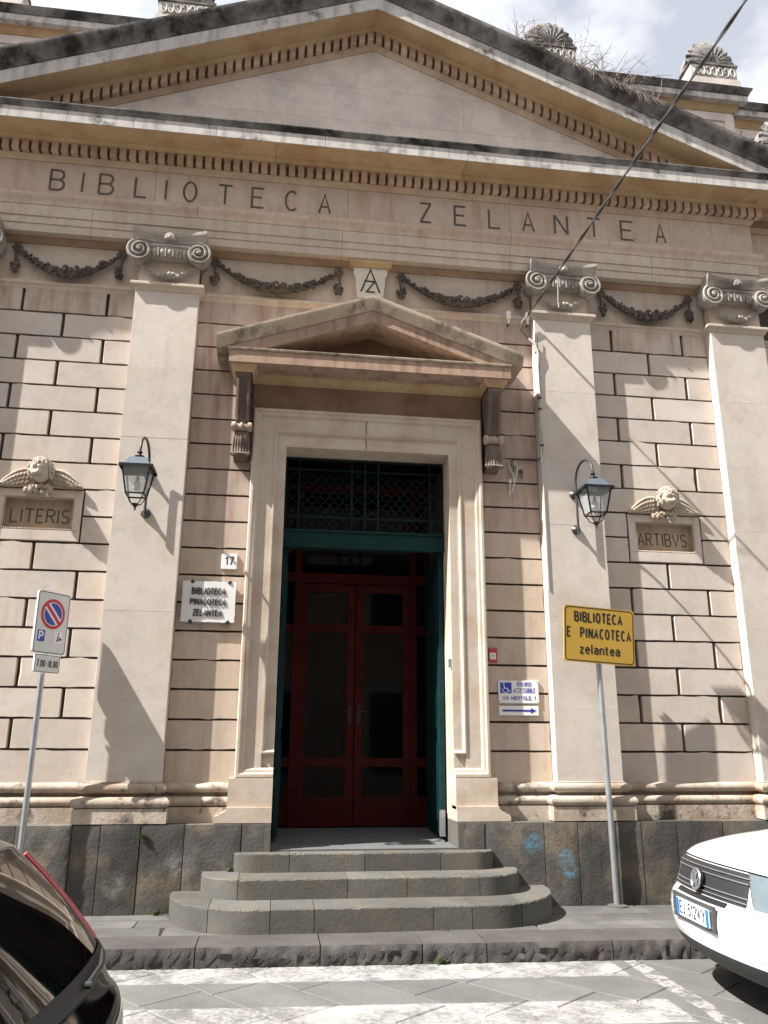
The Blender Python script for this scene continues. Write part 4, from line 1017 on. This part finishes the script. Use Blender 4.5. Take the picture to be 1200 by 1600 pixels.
# ------------------------------------------------------------------ plates on the walls by the door
n17 = thing('house_number_plate', (-1.492,0,3.34), 'small white square house number plate reading 17', 'number plate')
MB().cbox(-1.575,-1.409,-.022,0,3.335,3.50,.004).build('plate','white',n17)
m = MB(); text(m,'17',-1.49,3.385,.082,.013,FY(-.022),0,.002,aspect=1.0,gap=.02); m.build('numeral','signblack',n17)
bd = thing('marble_name_board', (-1.68,0,2.75), 'white marble board with wavy edges and raised dark letters left of the doorway', 'sign board')
m = MB(); poly = []; rg = random.Random(8)
bx0,bx1,bz0,bz1 = -1.958,-1.402,2.755,3.19
def wavy(a, b, n): return [(a[0]+(b[0]-a[0])*i/n+rg.uniform(-.0035,.0035), a[1]+(b[1]-a[1])*i/n+rg.uniform(-.0035,.0035)) for i in range(n)]
poly = wavy((bx0,bz0),(bx1,bz0),22)+wavy((bx1,bz0),(bx1,bz1),16)+wavy((bx1,bz1),(bx0,bz1),22)+wavy((bx0,bz1),(bx0,bz0),16)
m.prism(poly, lambda a,b,d:(a,d,b), -.055, -.03); m.build('board','marble',bd)
m = MB(); fb = FY(-.055)
def deco(t, z, w, h=.062):
    lay, Wt = text_layout(t, h, .62, .010)
    k = w/Wt
    for ch, x, ww in lay:
        xx = -1.685+(x-Wt/2)*k
        glyph(m, ch, xx, z, ww*k if ch != 'O' else ww*k*1.25, h, .0095, fb, .003, .010)
deco('BIBLIOTECA',3.052,.345); deco('PINACOTECA',2.938,.365); deco('ZELANTEA',2.822,.295)
m.build('raised_letters','signblack',bd)
m = MB()
for x in (bx0+.10,bx1-.07):
    for z in (bz0+.005,bz1-.006): m.lathe([(.019,.03),(.021,-.06),(.012,-.066)],(x,0,z),'y',10)
m.build('fixing_studs','greyiron',bd)
ac = thing('access_sign', (1.67,0,1.96), 'white sign with blue wheelchair symbol reading PERCORSO ACCESSIBILE', 'sign')
MB().cbox(1.446,1.896,-.020,0,1.964,2.202,.003).build('plate','white',ac)
fa = FY(-.020)
MB().box(1.468,1.594,-.0215,-.019,2.068,2.182).build('blue_field','accblue',ac)
m = MB(); fs_ = FY(-.0215); m.lathe([(.009,0),(.009,-.0015)],(1.508,-.0215,2.168),'y',10)
strip(m,[(1.510,2.153),(1.514,2.122),(1.546,2.120),(1.566,2.088),(1.580,2.092)],.009,fs_,0,.0012); strip(m,arc(1.524,2.104,.031,.030,150,350,10),.007,fs_,0,.0016); m.build('wheelchair_symbol','white',ac)
m = MB(); text(m,'PERCORSO',1.735,2.142,.042,.0048,fa,0,.0015,aspect=.72,width=.155); text(m,'ACCESSIBILE',1.735,2.076,.045,.0062,fa,0,.0015,aspect=.8,width=.245)
text(m,'VIA MERTOLE, 1',1.675,2.000,.034,.006,fa,0,.0015,aspect=1.2,width=.37); m.build('lettering','indigo',ac)
m = MB(); [m.lathe([(.005,0),(.004,-.003)],(x,-.020,z),'y',8) for x in (1.462,1.880) for z in (1.978,2.188)]; m.build('screws','greyiron',ac)
ar = thing('arrow_plate', (1.665,0,1.835), 'small white plate with a dark blue arrow pointing right', 'sign')
MB().cbox(1.445,1.888,-.018,0,1.836,1.936,.003).build('plate','white',ar)
m = MB(); strip(m,[(1.485,1.886),(1.80,1.886)],.020,FY(-.018),0,.0015); m.prism([(1.80,1.856),(1.862,1.886),(1.80,1.916)],lambda a,b,d:(a,d,b),-.0195,-.017); m.build('arrow','indigo',ar)
al = thing('alarm_call_point', (1.39,0,2.40), 'small red box with a white button square beside the door surround', 'call point')
MB().cbox(1.335,1.445,-.045,0,2.395,2.545,.012).build('housing','alarm',al); MB().cbox(1.357,1.423,-.050,-.044,2.425,2.495,.004).build('button_square','white',al); MB().ball((1.39,-.051,2.462),.008).build('button','signblack',al)

# ------------------------------------------------------------------ road signs on posts
sp_ = thing('no_parking_sign', (-3.19,-.37,0), 'grey post with a no-parking sign and a 7.00 - 18.00 time plate', 'road sign')
MB().tube([(-3.19,-.37,-.02),(-3.19,-.37,2.96)],.028,12).build('post','galv',sp_,smooth=60)
rv = Vector((.54,.84,0)).normalized(); nv_ = Vector((rv.y,-rv.x,0)); ctr = Vector((-3.20,-.385,2.66))+nv_*.075
def spl(cz, lift=0):                                      # sign plane: a right, b up, d proud
    return lambda a,b,d: tuple(ctr+rv*a+nv_*(d+lift)+Vector((0,0,b)))
F1 = spl(0)
def rrect(w, h, r, n=4): return [p for cx_,cz_,a0 in ((w-r,h-r,0),(-w+r,h-r,90),(-w+r,-h+r,180),(w-r,-h+r,270)) for p in arc(cx_,cz_,r,r,a0,a0+90,n)]
m = MB(); m.prism(rrect(.20,.30,.03), F1, -.022, 0); m.build('sign_plate','signgrey',sp_)
m = MB(); strip(m, rrect(.190,.290,.024)+[rrect(.190,.290,.024)[0]], .006, F1, 0, .0012); m.build('black_border','signblack',sp_)
m = MB(); c0 = .085
m.prism(arc(0,c0,.148,.148,0,345,23), F1, 0, .0014); m.build('red_disc','signred',sp_)
m = MB(); m.prism(arc(0,c0,.116,.116,0,345,23), F1, .001, .0022); m.build('white_ring','white',sp_)
def seg(off, sgn):
    # half disc of blue either side of the red bar
    pts = []
    for t in range(0,361,6):
        x_, y_ = .108*math.cos(R(t)), .108*math.sin(R(t)); d = (x_+y_)*.7071*sgn
        if d > off: pts.append((x_, y_+c0))
    return pts
for sg in (1,-1):
    pts = seg(.030, sg)
    if sg == -1: pass
    else: pts = pts[len(pts)//2:]+pts[:len(pts)//2]
    ang = sorted(pts, key=lambda q: (math.atan2(q[1]-c0,q[0])-R(45 if sg>0 else 225)+math.pi*3) % (2*math.pi))
    MB().prism(ang, F1, .0018, .003).build('blue_half','signblue',sp_)
m = MB(); strip(m,[(-.083,c0+.083),(.083,c0-.083)],.036,F1,.0018,.0034); m.build('red_bar','signred',sp_)
m = MB(); m.prism([(a-.115,b-.135) for a,b in rrect(.044,.055,.008)], F1, 0, .0014); m.build('blue_p_field','signblue',sp_)
m = MB(); glyph(m,'P',-.137,-.172,.042,.075,.015,F1,.0012,.003); m.build('letter_p','white',sp_)
m = MB(); m.prism([(a+.10,b-.135) for a,b in rrect(.046,.055,.004)], F1, 0, .001); m.build('pictogram_field','white',sp_)
m = MB(); strip(m,[(.082,-.175),(.09,-.145),(.096,-.115)],.010,F1,.001,.0022); strip(m,[(.098,-.175),(.094,-.147)],.008,F1,.001,.0022); strip(m,[(.096,-.118),(.112,-.14)],.006,F1,.001,.0022); m.prism(arc(.094,-.098,.009,.009,0,324,9),F1,.001,.0022); m.prism(arc(.124,-.15,.016,.014,0,324,9),F1,.001,.0022); m.build('pictogram','signblack',sp_)
F2 = spl(0,.0)
m = MB(); m.prism([(a,b-.395) for a,b in rrect(.155,.085,.012)], F2, -.02, 0); m.build('time_plate','signgrey',sp_)
m = MB(); rr_ = [(a,b-.395) for a,b in rrect(.149,.079,.010)]; strip(m, rr_+[rr_[0]], .004, F2, 0, .0012)
text(m,'7.00-18.00',0,-.425,.060,.0095,F2,0,.0016,aspect=.62,width=.25); m.build('time_lettering','signblack',sp_)
m = MB()
for z in (2.45,2.88,2.27): m.tube([(-3.19+.033*math.cos(R(t)),-.37+.033*math.sin(R(t)),z) for t in range(0,360,30)],.008,4,closed=True)
m.build('clamps','galv',sp_)

ys = thing('yellow_direction_sign', (2.505,-.29,0), 'yellow sign on a grey post reading BIBLIOTECA E PINACOTECA zelantea', 'road sign')
MB().tube([(2.512,-.285,-.02),(2.49,-.285,2.40),(2.485,-.285,2.9)],.030,12).build('post','galv',ys,smooth=60)
yc, zc_ = 2.497, 2.672
tl = R(2.9)
FYS = lambda a,b,d: (yc+a*math.cos(tl)+b*math.sin(tl), -.345-d+.10*a, zc_-a*math.sin(tl)+b*math.cos(tl))
m = MB(); m.prism(rrect(.412,.300,.03), FYS, -.022, 0); m.build('sign_plate','yellow',ys)
m = MB(); q = rrect(.396,.284,.04); strip(m, q+[q[0]], .009, FYS, 0, .0014)
text(m,'BIBLIOTECA',-.01,.135,.098,.0185,FYS,0,.0016,aspect=.58,gap=.020,width=.55); text(m,'E  PINACOTECA',-.005,-.035,.098,.0175,FYS,0,.0016,aspect=.52,gap=.02,width=.735)
text(m,'zelantea',.0,-.205,.095,.0165,FYS,0,.0016,aspect=.9,gap=.022,width=.46); m.build('lettering_and_border','signblack',ys)
m = MB()
for z in (2.48,2.85): m.box(2.44,2.54,-.31,-.255,z-.012,z+.012)
m.build('clamps','galv',ys)
MB().lathe([(.10,-.02),(.10,.012),(.05,.02)],(2.512,-.30,0),'z',14).build('concrete_foot','pave',ys)

# ------------------------------------------------------------------ cables
oc = thing('overhead_cable', (1.93,-.2,6.6), 'thick black twisted cable rising across the street from the pilaster', 'cable')
A = Vector((1.93,-.20,6.58)); D = Vector((2.57,-4.0,7.29))-A
for ph in (0, math.pi):
    pts = []
    for i in range(150):
        t = i/149*2.9; q = A+D*t; q.z -= .03*t*(2.9-t)*.25*0
        a = 2*math.pi*i/9+ph; pts.append(q+Vector((math.cos(a)*.009,0,math.sin(a)*.009)))
    MB().tube(pts,.0095,5).build('strand','cable',oc)
MB().tube([A+D*.18,A+D*.18+Vector((.02,0,-.05)),A+D*.16+Vector((.05,-.0,-.30)),A+D*.16+Vector((.055,0,-.36))],[.004,.006,.006,.004],5).build('loose_tail','cablew',oc)
ins_ = [(1.715,6.60),(1.955,6.605)]
for i,(x,z) in enumerate(ins_):
    it = thing('insulator', (x,-.06,z), 'white porcelain insulator '+('nearer the hood' if i == 0 else 'touching the pilaster, at the cable end'), 'insulator', 'insulators under the swag panel')
    m = MB().lathe([(.012,-.10),(.012,-.04),(.03,-.035),(.034,0),(.024,.006),(.032,.012),(.034,.045),(.022,.065),(.012,.072)],(x,-.085,z),'z',12); m.build('porcelain_body','porc',it,smooth=35)
    MB().tube([(x,0,z-.09),(x,-.085,z-.10),(x,-.085,z-.03)],.009,6).build('iron_pin','black',it)
wc = thing('wall_cable', (2.03,-.1,4.7), 'cable run clipped down the edge of the pilaster right of the door', 'cable')
MB().tube([(1.93,-.20,6.58),(1.85,-.19,6.48),(1.84,-.16,6.38),(1.93,-.16,6.27),(2.02,-.165,6.17)],.012,6).build('black_loop','cable',wc,smooth=60)
MB().tube([(1.93,-.16,6.27),(2.00,-.17,6.20),(2.035,-.165,6.08),(2.03,-.155,5.9),(2.035,-.152,5.4),(2.03,-.15,4.95),(2.02,-.15,4.76),(2.026,-.15,4.4),(2.024,-.15,3.2)],[.016,.02,.018,.012,.010,.010,.012,.006,.006],6).build('white_conduit','cablew',wc,smooth=60)
MB().tube([(2.035,-.17,6.3),(2.04,-.16,5.9),(2.035,-.155,5.3),(2.03,-.155,4.78)],.006,5).build('black_run','cable',wc)
m = MB(); [m.box(2.01,2.05,-.172,-.13,z-.008,z+.008) for z in (6.1,5.5,5.36,4.9)]; m.build('clips','greyiron',wc)
cc_ = thing('cable_tangle', (1.68,-.02,4.25), 'tangle of loose cable ends hanging beside the right scroll bracket', 'cable')
m = MB(); m.tube([(2.02,-.155,4.76),(2.0,-.03,4.745),(1.85,-.02,4.75),(1.72,-.02,4.752)],.007,5); m.tube([(1.72,-.02,4.75),(1.66,-.03,4.70),(1.72,-.04,4.64),(1.70,-.04,4.58)],.009,5); m.ball((1.80,-.04,4.60),.028); m.tube([(1.75,-.03,4.62),(1.82,-.03,4.59),(1.80,-.03,4.52)],.008,5); m.build('black_ends','cable',cc_)
m = MB(); m.tube([(1.665,-.03,4.72),(1.66,-.04,4.64),(1.70,-.05,4.55),(1.71,-.05,4.45),(1.675,-.045,4.33),(1.645,-.04,4.30),(1.655,-.045,4.37),(1.665,-.04,4.46)],.011,6); m.tube([(1.72,-.03,4.73),(1.76,-.04,4.66),(1.74,-.05,4.55),(1.71,-.05,4.45)],.009,6); m.box(1.640,1.682,-.06,-.03,4.455,4.495); m.build('white_ends','cablew',cc_,smooth=60)

# ------------------------------------------------------------------ plants
dr = thing('dry_shrub', (2.7,-.45,9.95), 'leafless dry shrub growing out of the right slope of the pediment', 'shrub')
rg = random.Random(21); m = MB()
for i in range(170):
    x = rg.choice((rg.uniform(1.75,2.1), rg.uniform(2.3,3.75), rg.uniform(2.5,3.3))); b = Vector((x, rg.uniform(-.62,-.25), 11.02-SL*x-.02))
    ln = rg.uniform(.25,.75)*(1.0 if 2.2 < x < 3.2 else .7); a = rg.uniform(-.5,1.15); d = Vector((math.sin(a), rg.uniform(-.5,.25), math.cos(a)*rg.uniform(.6,1)))
    pts = [b]; 
    for k in range(4): 
        d = (d+Vector((rg.uniform(-.3,.4),rg.uniform(-.25,.2),rg.uniform(-.35,.15)))).normalized(); pts.append(pts[-1]+d*ln/4)
    m.tube(pts,[.0065,.005,.004,.003,.0018],3,cap=False)
    for k in range(2):
        c = pts[rg.randint(1,3)]; e = c+Vector((rg.uniform(-.12,.2),rg.uniform(-.1,.1),rg.uniform(-.04,.16))); m.tube([c,e],[.003,.0015],3,cap=False)
for i in range(40):
    x = rg.uniform(2.35,3.6); b = Vector((x,-.70,10.98-SL*x)); pts = [b+Vector((0,.08,.03)), b, b+Vector((rg.uniform(-.05,.12),-.03,-rg.uniform(.05,.2)))]; m.tube(pts,[.004,.004,.002],3,cap=False)
m.build('twigs','twig',dr)['kind'] = 'stuff'
m = MB()
for i in range(26):
    c = Vector((rg.uniform(1.8,3.7), rg.uniform(-.7,-.3), 0)); c.z = 11.0-SL*c.x+rg.uniform(.1,.55); m.ball(c,.009,(1,1,1.6),4,3)
m.build('seed_heads','twig',dr)['kind'] = 'stuff'
def weed(x, y, z, r, n, label, seed):
    rg = random.Random(seed); w = thing('weed', (x,y,z), label, 'plant', 'weeds in the masonry joints'); m = MB()
    for i in range(n):
        a = rg.uniform(0,2*math.pi); el_ = rg.uniform(.15,1.3); L = r*rg.uniform(.5,1.1)
        d = Vector((math.cos(a)*math.cos(el_), -abs(math.sin(a))*math.cos(el_)*.8, math.sin(el_))); p0 = Vector((x+rg.uniform(-r,r)*.35,y,z)); sd_ = d.cross(Vector((0,0,1))).normalized()*L*.2
        m.add([p0, p0+d*L*.5+sd_, p0+d*L, p0+d*L*.5-sd_],[(0,1,2,3)])
    m.build('leaves','leaf',w); m = MB(); m.tube([(x,y,z-.01),(x,y-.01,z+r*.5)],.003,4); m.build('stem','leaf',w)
weed(-2.13,-.235,.66,.055,30,'weed sprouting from a crack high on the left plinth',1)
weed(-1.95,-.25,.0,.06,34,'weed at the foot of the plinth left of the steps',2)
weed(-1.80,-.26,.0,.10,40,'larger weed tucked against the left end of the bottom step',3)
weed(-1.29,-.25,.365,.06,30,'weed at the left end of the top step',4)
weed(3.12,-.25,.0,.07,34,'weed at the foot of the plinth by the white car',5)
weed(.46,KY(.46)-.02,-.14,.06,26,'weed in the gutter below the kerb',6)
weed(5.2,-.5,8.72,.16,50,'tuft of grass on the right foot of the pediment',7)

# ------------------------------------------------------------------ cars
class Car:
    def __init__(s, path):
        s.p = path; s.n = len(path)
    def node(s, i): return s.p[max(0, min(s.n-1, i))]
    def par(s, u):
        i = int(math.floor(u)); i = max(0, min(s.n-2, i)); t = u-i
        a, b, c, d = s.node(i-1), s.node(i), s.node(i+1), s.node(i+2)
        return [.5*((2*b[k])+(-a[k]+c[k])*t+(2*a[k]-5*b[k]+4*c[k]-d[k])*t*t+(-a[k]+3*b[k]-3*c[k]+d[k])*t**3) for k in range(4)]
    def S(s, u, v):
        X, Z, hw, bow = s.par(u); a = abs(v)
        return Vector((X+bow*(.45*a**2+.55*a**5), v*hw*(1-.0*a), Z-.055*a**4))
    def P(s, u, v, off=0):
        p = s.S(u, v)
        if off:
            du = s.S(u+.02,v)-s.S(u-.02,v); dv = s.S(u,v+.02)-s.S(u,v-.02); n = du.cross(dv)
            n.normalize(); c = Vector((2.1,0,.7))
            if n.dot(p-c) < 0: n = -n
            p = p+n*off
        return p
    def patch(s, u0, u1, v0, v1, off=0, nu=8, nv=16, m=None, skew=0, rim=0):
        m = m or MB(); g = []
        for i in range(nu+1):
            for j in range(nv+1):
                u = u0+(u1-u0)*i/nu; v = v0+(v1-v0)*j/nv; v += skew*(i/nu-.5)*(1 if v > 0 else -1)
                g.append(s.P(u, v, off))
        m.add(g, [(i*(nv+1)+j,(i+1)*(nv+1)+j,(i+1)*(nv+1)+j+1,i*(nv+1)+j+1) for i in range(nu) for j in range(nv)]); return m
    def side(s, u0, u1, sg, belt, sill, n, m, lo=0., hi=1., off=0, wmax=.9, glass=False):
        g = []; K = 6
        for i in range(n+1):
            u = u0+(u1-u0)*i/n; t = s.S(u, sg); ay = abs(t.y); b = min(t.z, belt)
            wb = wmax if t.z > belt else max(ay, min(wmax, ay+.02))
            if glass: rows = [(t.z-.03*(t.z-b), ay), (b+.02, wb)]
            else: rows = [(t.z, ay), (b, wb), (b*.75+sill*.25, wb+.015), (b*.45+sill*.55, wb+.012), (b*.15+sill*.85, wb-.005), (sill, wb-.05)]
            for z, y in rows: g.append((t.x, sg*(y+off), min(z, t.z)))
        k = 2 if glass else 6
        m.add(g, [(i*k+j,(i+1)*k+j,(i+1)*k+j+1,i*k+j+1) for i in range(n) for j in range(k-1)])
    def wheels(s, root, X1, X2, r, wy, rimmat='galv'):
        for X in (X1, X2):
            for sg in (-1, 1):
                w = bpy.data.objects.new('wheel', None); COL.objects.link(w); w.parent = root; w.location = (X, sg*wy, r)
                MB().lathe([(r*.62,-.09),(r*.93,-.105),(r,-.07),(r,.07),(r*.93,.105),(r*.62,.09)],(0,0,0),'y',28).build('tyre','rubber',w,smooth=40)
                m = MB().lathe([(r*.62,-.07),(r*.60,.085*sg if sg>0 else -.06),(r*.2,.07*sg)],(0,0,0),'y',24)
                for k in range(5):
                    a = 2*math.pi*k/5; m.tube([(.05*math.cos(a),sg*.085,.05*math.sin(a)),(r*.6*math.cos(a),sg*.075,r*.6*math.sin(a))],.026,5)
                m.build('rim',rimmat,w,smooth=40)
                MB().lathe([(r*1.14,-.02),(r*1.16,.004),(r*1.02,.006),(r*1.0,-.02)],(X,sg*(wy+.055),r+.01),'y',28).build('wheel_arch','plast',root)

# white car, nose to the left, parked at the kerb on the right
WP = [(.36,.22,.78,.22),(.17,.24,.84,.28),(.075,.31,.86,.31),(.03,.38,.875,.32),(.006,.47,.885,.33),(.0,.56,.89,.33),(.02,.645,.89,.33),(.062,.695,.885,.33),(.080,.735,.88,.33),(.105,.82,.875,.33),(.135,.885,.87,.33),(.18,.925,.87,.31),(.30,.972,.87,.26),(.60,1.028,.87,.15),(1.0,1.075,.87,.06),(1.28,1.10,.87,.02),
      (1.62,1.35,.75,0),(1.98,1.57,.62,0),(2.35,1.65,.60,0),(3.1,1.67,.60,0),(3.8,1.60,.60,-.03),(4.1,1.36,.70,-.08),(4.28,1.12,.82,-.12),(4.36,.92,.88,-.15),(4.40,.60,.88,-.16),(4.32,.32,.85,-.16)]
wcx = Car(WP)
WC = thing('parked_car', (2.03,-2.78,-.15), 'white car with chrome-barred grille, its nose entering at the right edge', 'car', rz=R(-4), local=True)
m = MB(); wcx.patch(3,15,-1,1,0,60,40,m); wcx.patch(17.2,20,-1,1,0,14,24,m); wcx.patch(22,25,-1,1,0,14,24,m)
for sg in (-1,1): wcx.side(3,25,sg,1.0,.26,90,m,wmax=.905)
m.build('body','cwhite',WC,smooth=50,weld=True)
m = MB(); wcx.patch(0,3.0,-1,1,.001,10,30,m); m.build('lower_intake','plast',WC,smooth=50)
m = MB(); wcx.patch(15,17.2,-1,1,.0,10,24,m); m.build('windscreen','carglass',WC,smooth=50)
m = MB(); wcx.patch(20,22,-1,1,.0,10,24,m); m.build('rear_window','carglass',WC,smooth=50)
for sg in (-1,1):
    m = MB(); wcx.side(15.3,21.6,sg,1.0,.26,30,m,off=.006,wmax=.905,glass=True); m.build('side_window','carglass',WC)
m = MB(); wcx.patch(7.1,10.2,-.60,.60,.004,8,30,m); m.build('grille','plast',WC,smooth=50)
for u, r in ((7.7,.0045),(8.2,.0045),(9.2,.0045),(9.65,.0045)):
    MB().tube([wcx.P(u,-.60+1.2*i/30,.012) for i in range(31)],r,6).build('chrome_bar','bar',WC,smooth=60)
m = MB(); m.tube([wcx.P(10.45,-.98+1.96*i/40,.002) for i in range(41)],.006,5); m.build('bonnet_gap','signblack',WC)
m = MB(); wcx.patch(6.35,7.0,-.42,.42,.003,4,24,m); m.build('lower_grille_slot','signblack',WC)
for sg in (-1,1):
    v0, v1 = sorted((sg*.63, sg*.965)); m = MB(); wcx.patch(7.0,10.25,v0,v1,.007,8,14,m,skew=-.12); m.build('headlamp','headlamp',WC,smooth=50); m = MB(); wcx.patch(6.95,10.3,v0-.03,v1+.012,.0035,8,14,m,skew=-.12); m.build('headlamp_housing','plastg',WC,smooth=50)
    m = MB(); wcx.patch(6.75,7.2,v0,v1,.009,3,14,m); m.build('headlamp_trim','galv',WC)
    v0, v1 = sorted((sg*.70, sg*.93)); m = MB(); wcx.patch(3.6,5.0,v0,v1,.004,6,10,m); m.build('fog_lamp_recess','signgrey',WC,smooth=50)
em = bpy.data.objects.new('emblem', None); COL.objects.link(em); em.parent = WC
ec = wcx.P(8.55,0,.03); ey = lambda a,b,d: (ec.x-d-.012+.18*b, a, ec.z+b)
m = MB(); m.prism(arc(0,0,.066,.066,0,345,23), ey, -.02, .004); m.build('disc','signblack',em)
m = MB(); m.tube([ey(.066*math.cos(R(t)),.066*math.sin(R(t)),.006) for t in range(0,360,15)],.0085,6,closed=True)
strip(m,[(.026,.058),(0,.008),(-.026,.058)],.012,ey,.003,.012); strip(m,[(.052,.034),(.024,-.05),(0,-.002),(-.024,-.05),(-.052,.034)],.012,ey,.003,.0135); m.build('ring_and_letters','bar',em,smooth=50)
pt = bpy.data.objects.new('number_plate', None); COL.objects.link(pt); pt.parent = WC
pc = wcx.P(5.25,0,.0); py_ = lambda a,b,d: (pc.x-.012-d+.10*a*a, -a, pc.z+b)
m = MB()
for i in range(10): a = -.33+.66*i/10; m.prism([(a,-.082),(a+.066,-.082),(a+.066,.082),(a,.082)], py_, -.02, 0)
m.build('plate_holder','plastg',pt)
pf = lambda a,b,d: (pc.x-.014-d, -a-.03, pc.z+b)
m = MB(); m.prism(rrect(.26,.057,.006), pf, -.004, .004); m.build('plate','white',pt)
for x0 in (-.257,.215): MB().prism([(x0,-.055),(x0+.042,-.055),(x0+.042,.055),(x0,.055)], pf, .004, .0055).build('blue_band','plateblue',pt)
m = MB(); text(m,'EJ 512WY',0,-.036,.075,.0105,pf,.004,.006,aspect=.78,gap=.012,width=.40); m.build('registration','signblack',pt)
m = MB(); [m.lathe([(.006,0),(.006,-.004)],py_(x,z,0),'x',8) for x in (-.31,-.30,.30) for z in (-.05,.05)]; m.build('screws','galv',pt)
wcx.wheels(WC,.95,3.55,.345,.82)
# black car, its tail showing in the lower left corner
BP = [(.22,.24,.74,.12),(.06,.30,.79,.16),(.0,.42,.82,.18),(.0,.56,.83,.18),(.025,.66,.83,.18),(.07,.715,.82,.18),(.105,.78,.81,.17),(.13,.84,.80,.16),(.30,1.04,.73,.13),(.50,1.24,.65,.10),(.56,1.285,.63,.09),
      (.75,1.33,.61,.04),(1.2,1.37,.60,0),(1.8,1.38,.60,0),(2.15,1.35,.60,0),(2.6,1.12,.68,0),(2.95,.95,.74,0),(3.4,.90,.77,-.04),(3.75,.82,.80,-.14),(3.92,.68,.81,-.2),(3.95,.5,.81,-.2),(3.9,.3,.79,-.2)]
bcx = Car(BP)
BC = thing('parked_car', (-1.50,-5.02,-.15), 'black hatchback with slim red tail lamps, its tail in the lower left corner', 'car', rz=R(180), local=True)
m = MB(); bcx.patch(1,7.1,-1,1,0,40,36,m); bcx.patch(8.95,14.1,-1,1,0,30,24,m); bcx.patch(15.9,21,-1,1,0,26,24,m)
for sg in (-1,1): bcx.side(1,21,sg,.90,.25,90,m,wmax=.835)
m.build('body','cblack',BC,smooth=50,weld=True)
m = MB(); bcx.patch(7.1,8.95,-.93,.93,.0,14,30,m); m.build('rear_window','carglass',BC,smooth=50)
for sg in (-1,1):
    v0, v1 = sorted((sg*.93, sg*1.0)); m = MB(); bcx.patch(6.9,9.0,v0,v1,.004,16,4,m); m.build('rear_pillar','cblack',BC,smooth=60)
    m = MB(); m.tube([bcx.P(6.95+2.0*i/20,sg*.99,.022) for i in range(21)],[.022+.014*(1-i/20) for i in range(21)],8); m.build('tail_lamp','tail',BC,smooth=60)
m = MB(); bcx.patch(0,1,-1,1,.0,5,24,m); m.build('under_tray','plast',BC)
m = MB(); bcx.patch(14.1,15.9,-1,1,.0,10,24,m); m.build('windscreen','carglass',BC,smooth=50)
for sg in (-1,1):
    m = MB(); bcx.side(9.4,15.6,sg,.92,.25,30,m,off=.006,wmax=.835,glass=True); m.build('side_window','carglass',BC)
m = MB(); bcx.patch(6.35,7.1,-.97,.97,.010,4,30,m); m.build('tailgate_trim','plast',BC,smooth=50)
m = MB(); a, b = bcx.P(6.75,.1,.03), bcx.P(7.02,-.42,.03); m.lathe([(.014,-.012),(.014,.012)],tuple(a),'x',10); m.tube([a,(a+b)/2+Vector((-.02,0,.0)),b],[.014,.011,.007],6); m.build('rear_wiper','plast',BC)
wcx2 = bcx.wheels(BC,.75,3.2,.30,.75)

# ------------------------------------------------------------------ the other side of the street (behind the viewer)
def opposite(x0, x1, h, mat, label):
    t = thing('street_house', ((x0+x1)/2,-10.2,-.15), label, 'house', 'houses across the street')
    MB().box(x0,x1,-19,-10.2,-.15,h).build('wall',mat,t)
    MB().box(x0-.1,x1+.1,-19.1,-9.95,h,h+.25).build('roof_cornice','entgrey',t)
    n = int((x1-x0)/2.4); w = (x1-x0)/n
    for fl in range(int(h//3.6)):
        for i in range(n):
            cx = x0+w*(i+.5); z = .6+3.6*fl
            f = MB().box(cx-.65,cx+.65,-10.19,-10.12,z,z+2.3); o = f.build('window_frame','white',t)
            MB().box(cx-.52,cx+.52,-10.115,-10.105,z+.1,z+2.18).build('pane','pane',t)
opposite(-22,-7.5,10.5,'wall','beige three storey house across the street, far to the left')
opposite(-7.4,6.0,12.0,'ent','brownish house across the street, facing the library door')
opposite(6.1,22,9.5,'wall','lower beige house across the street, far to the right')
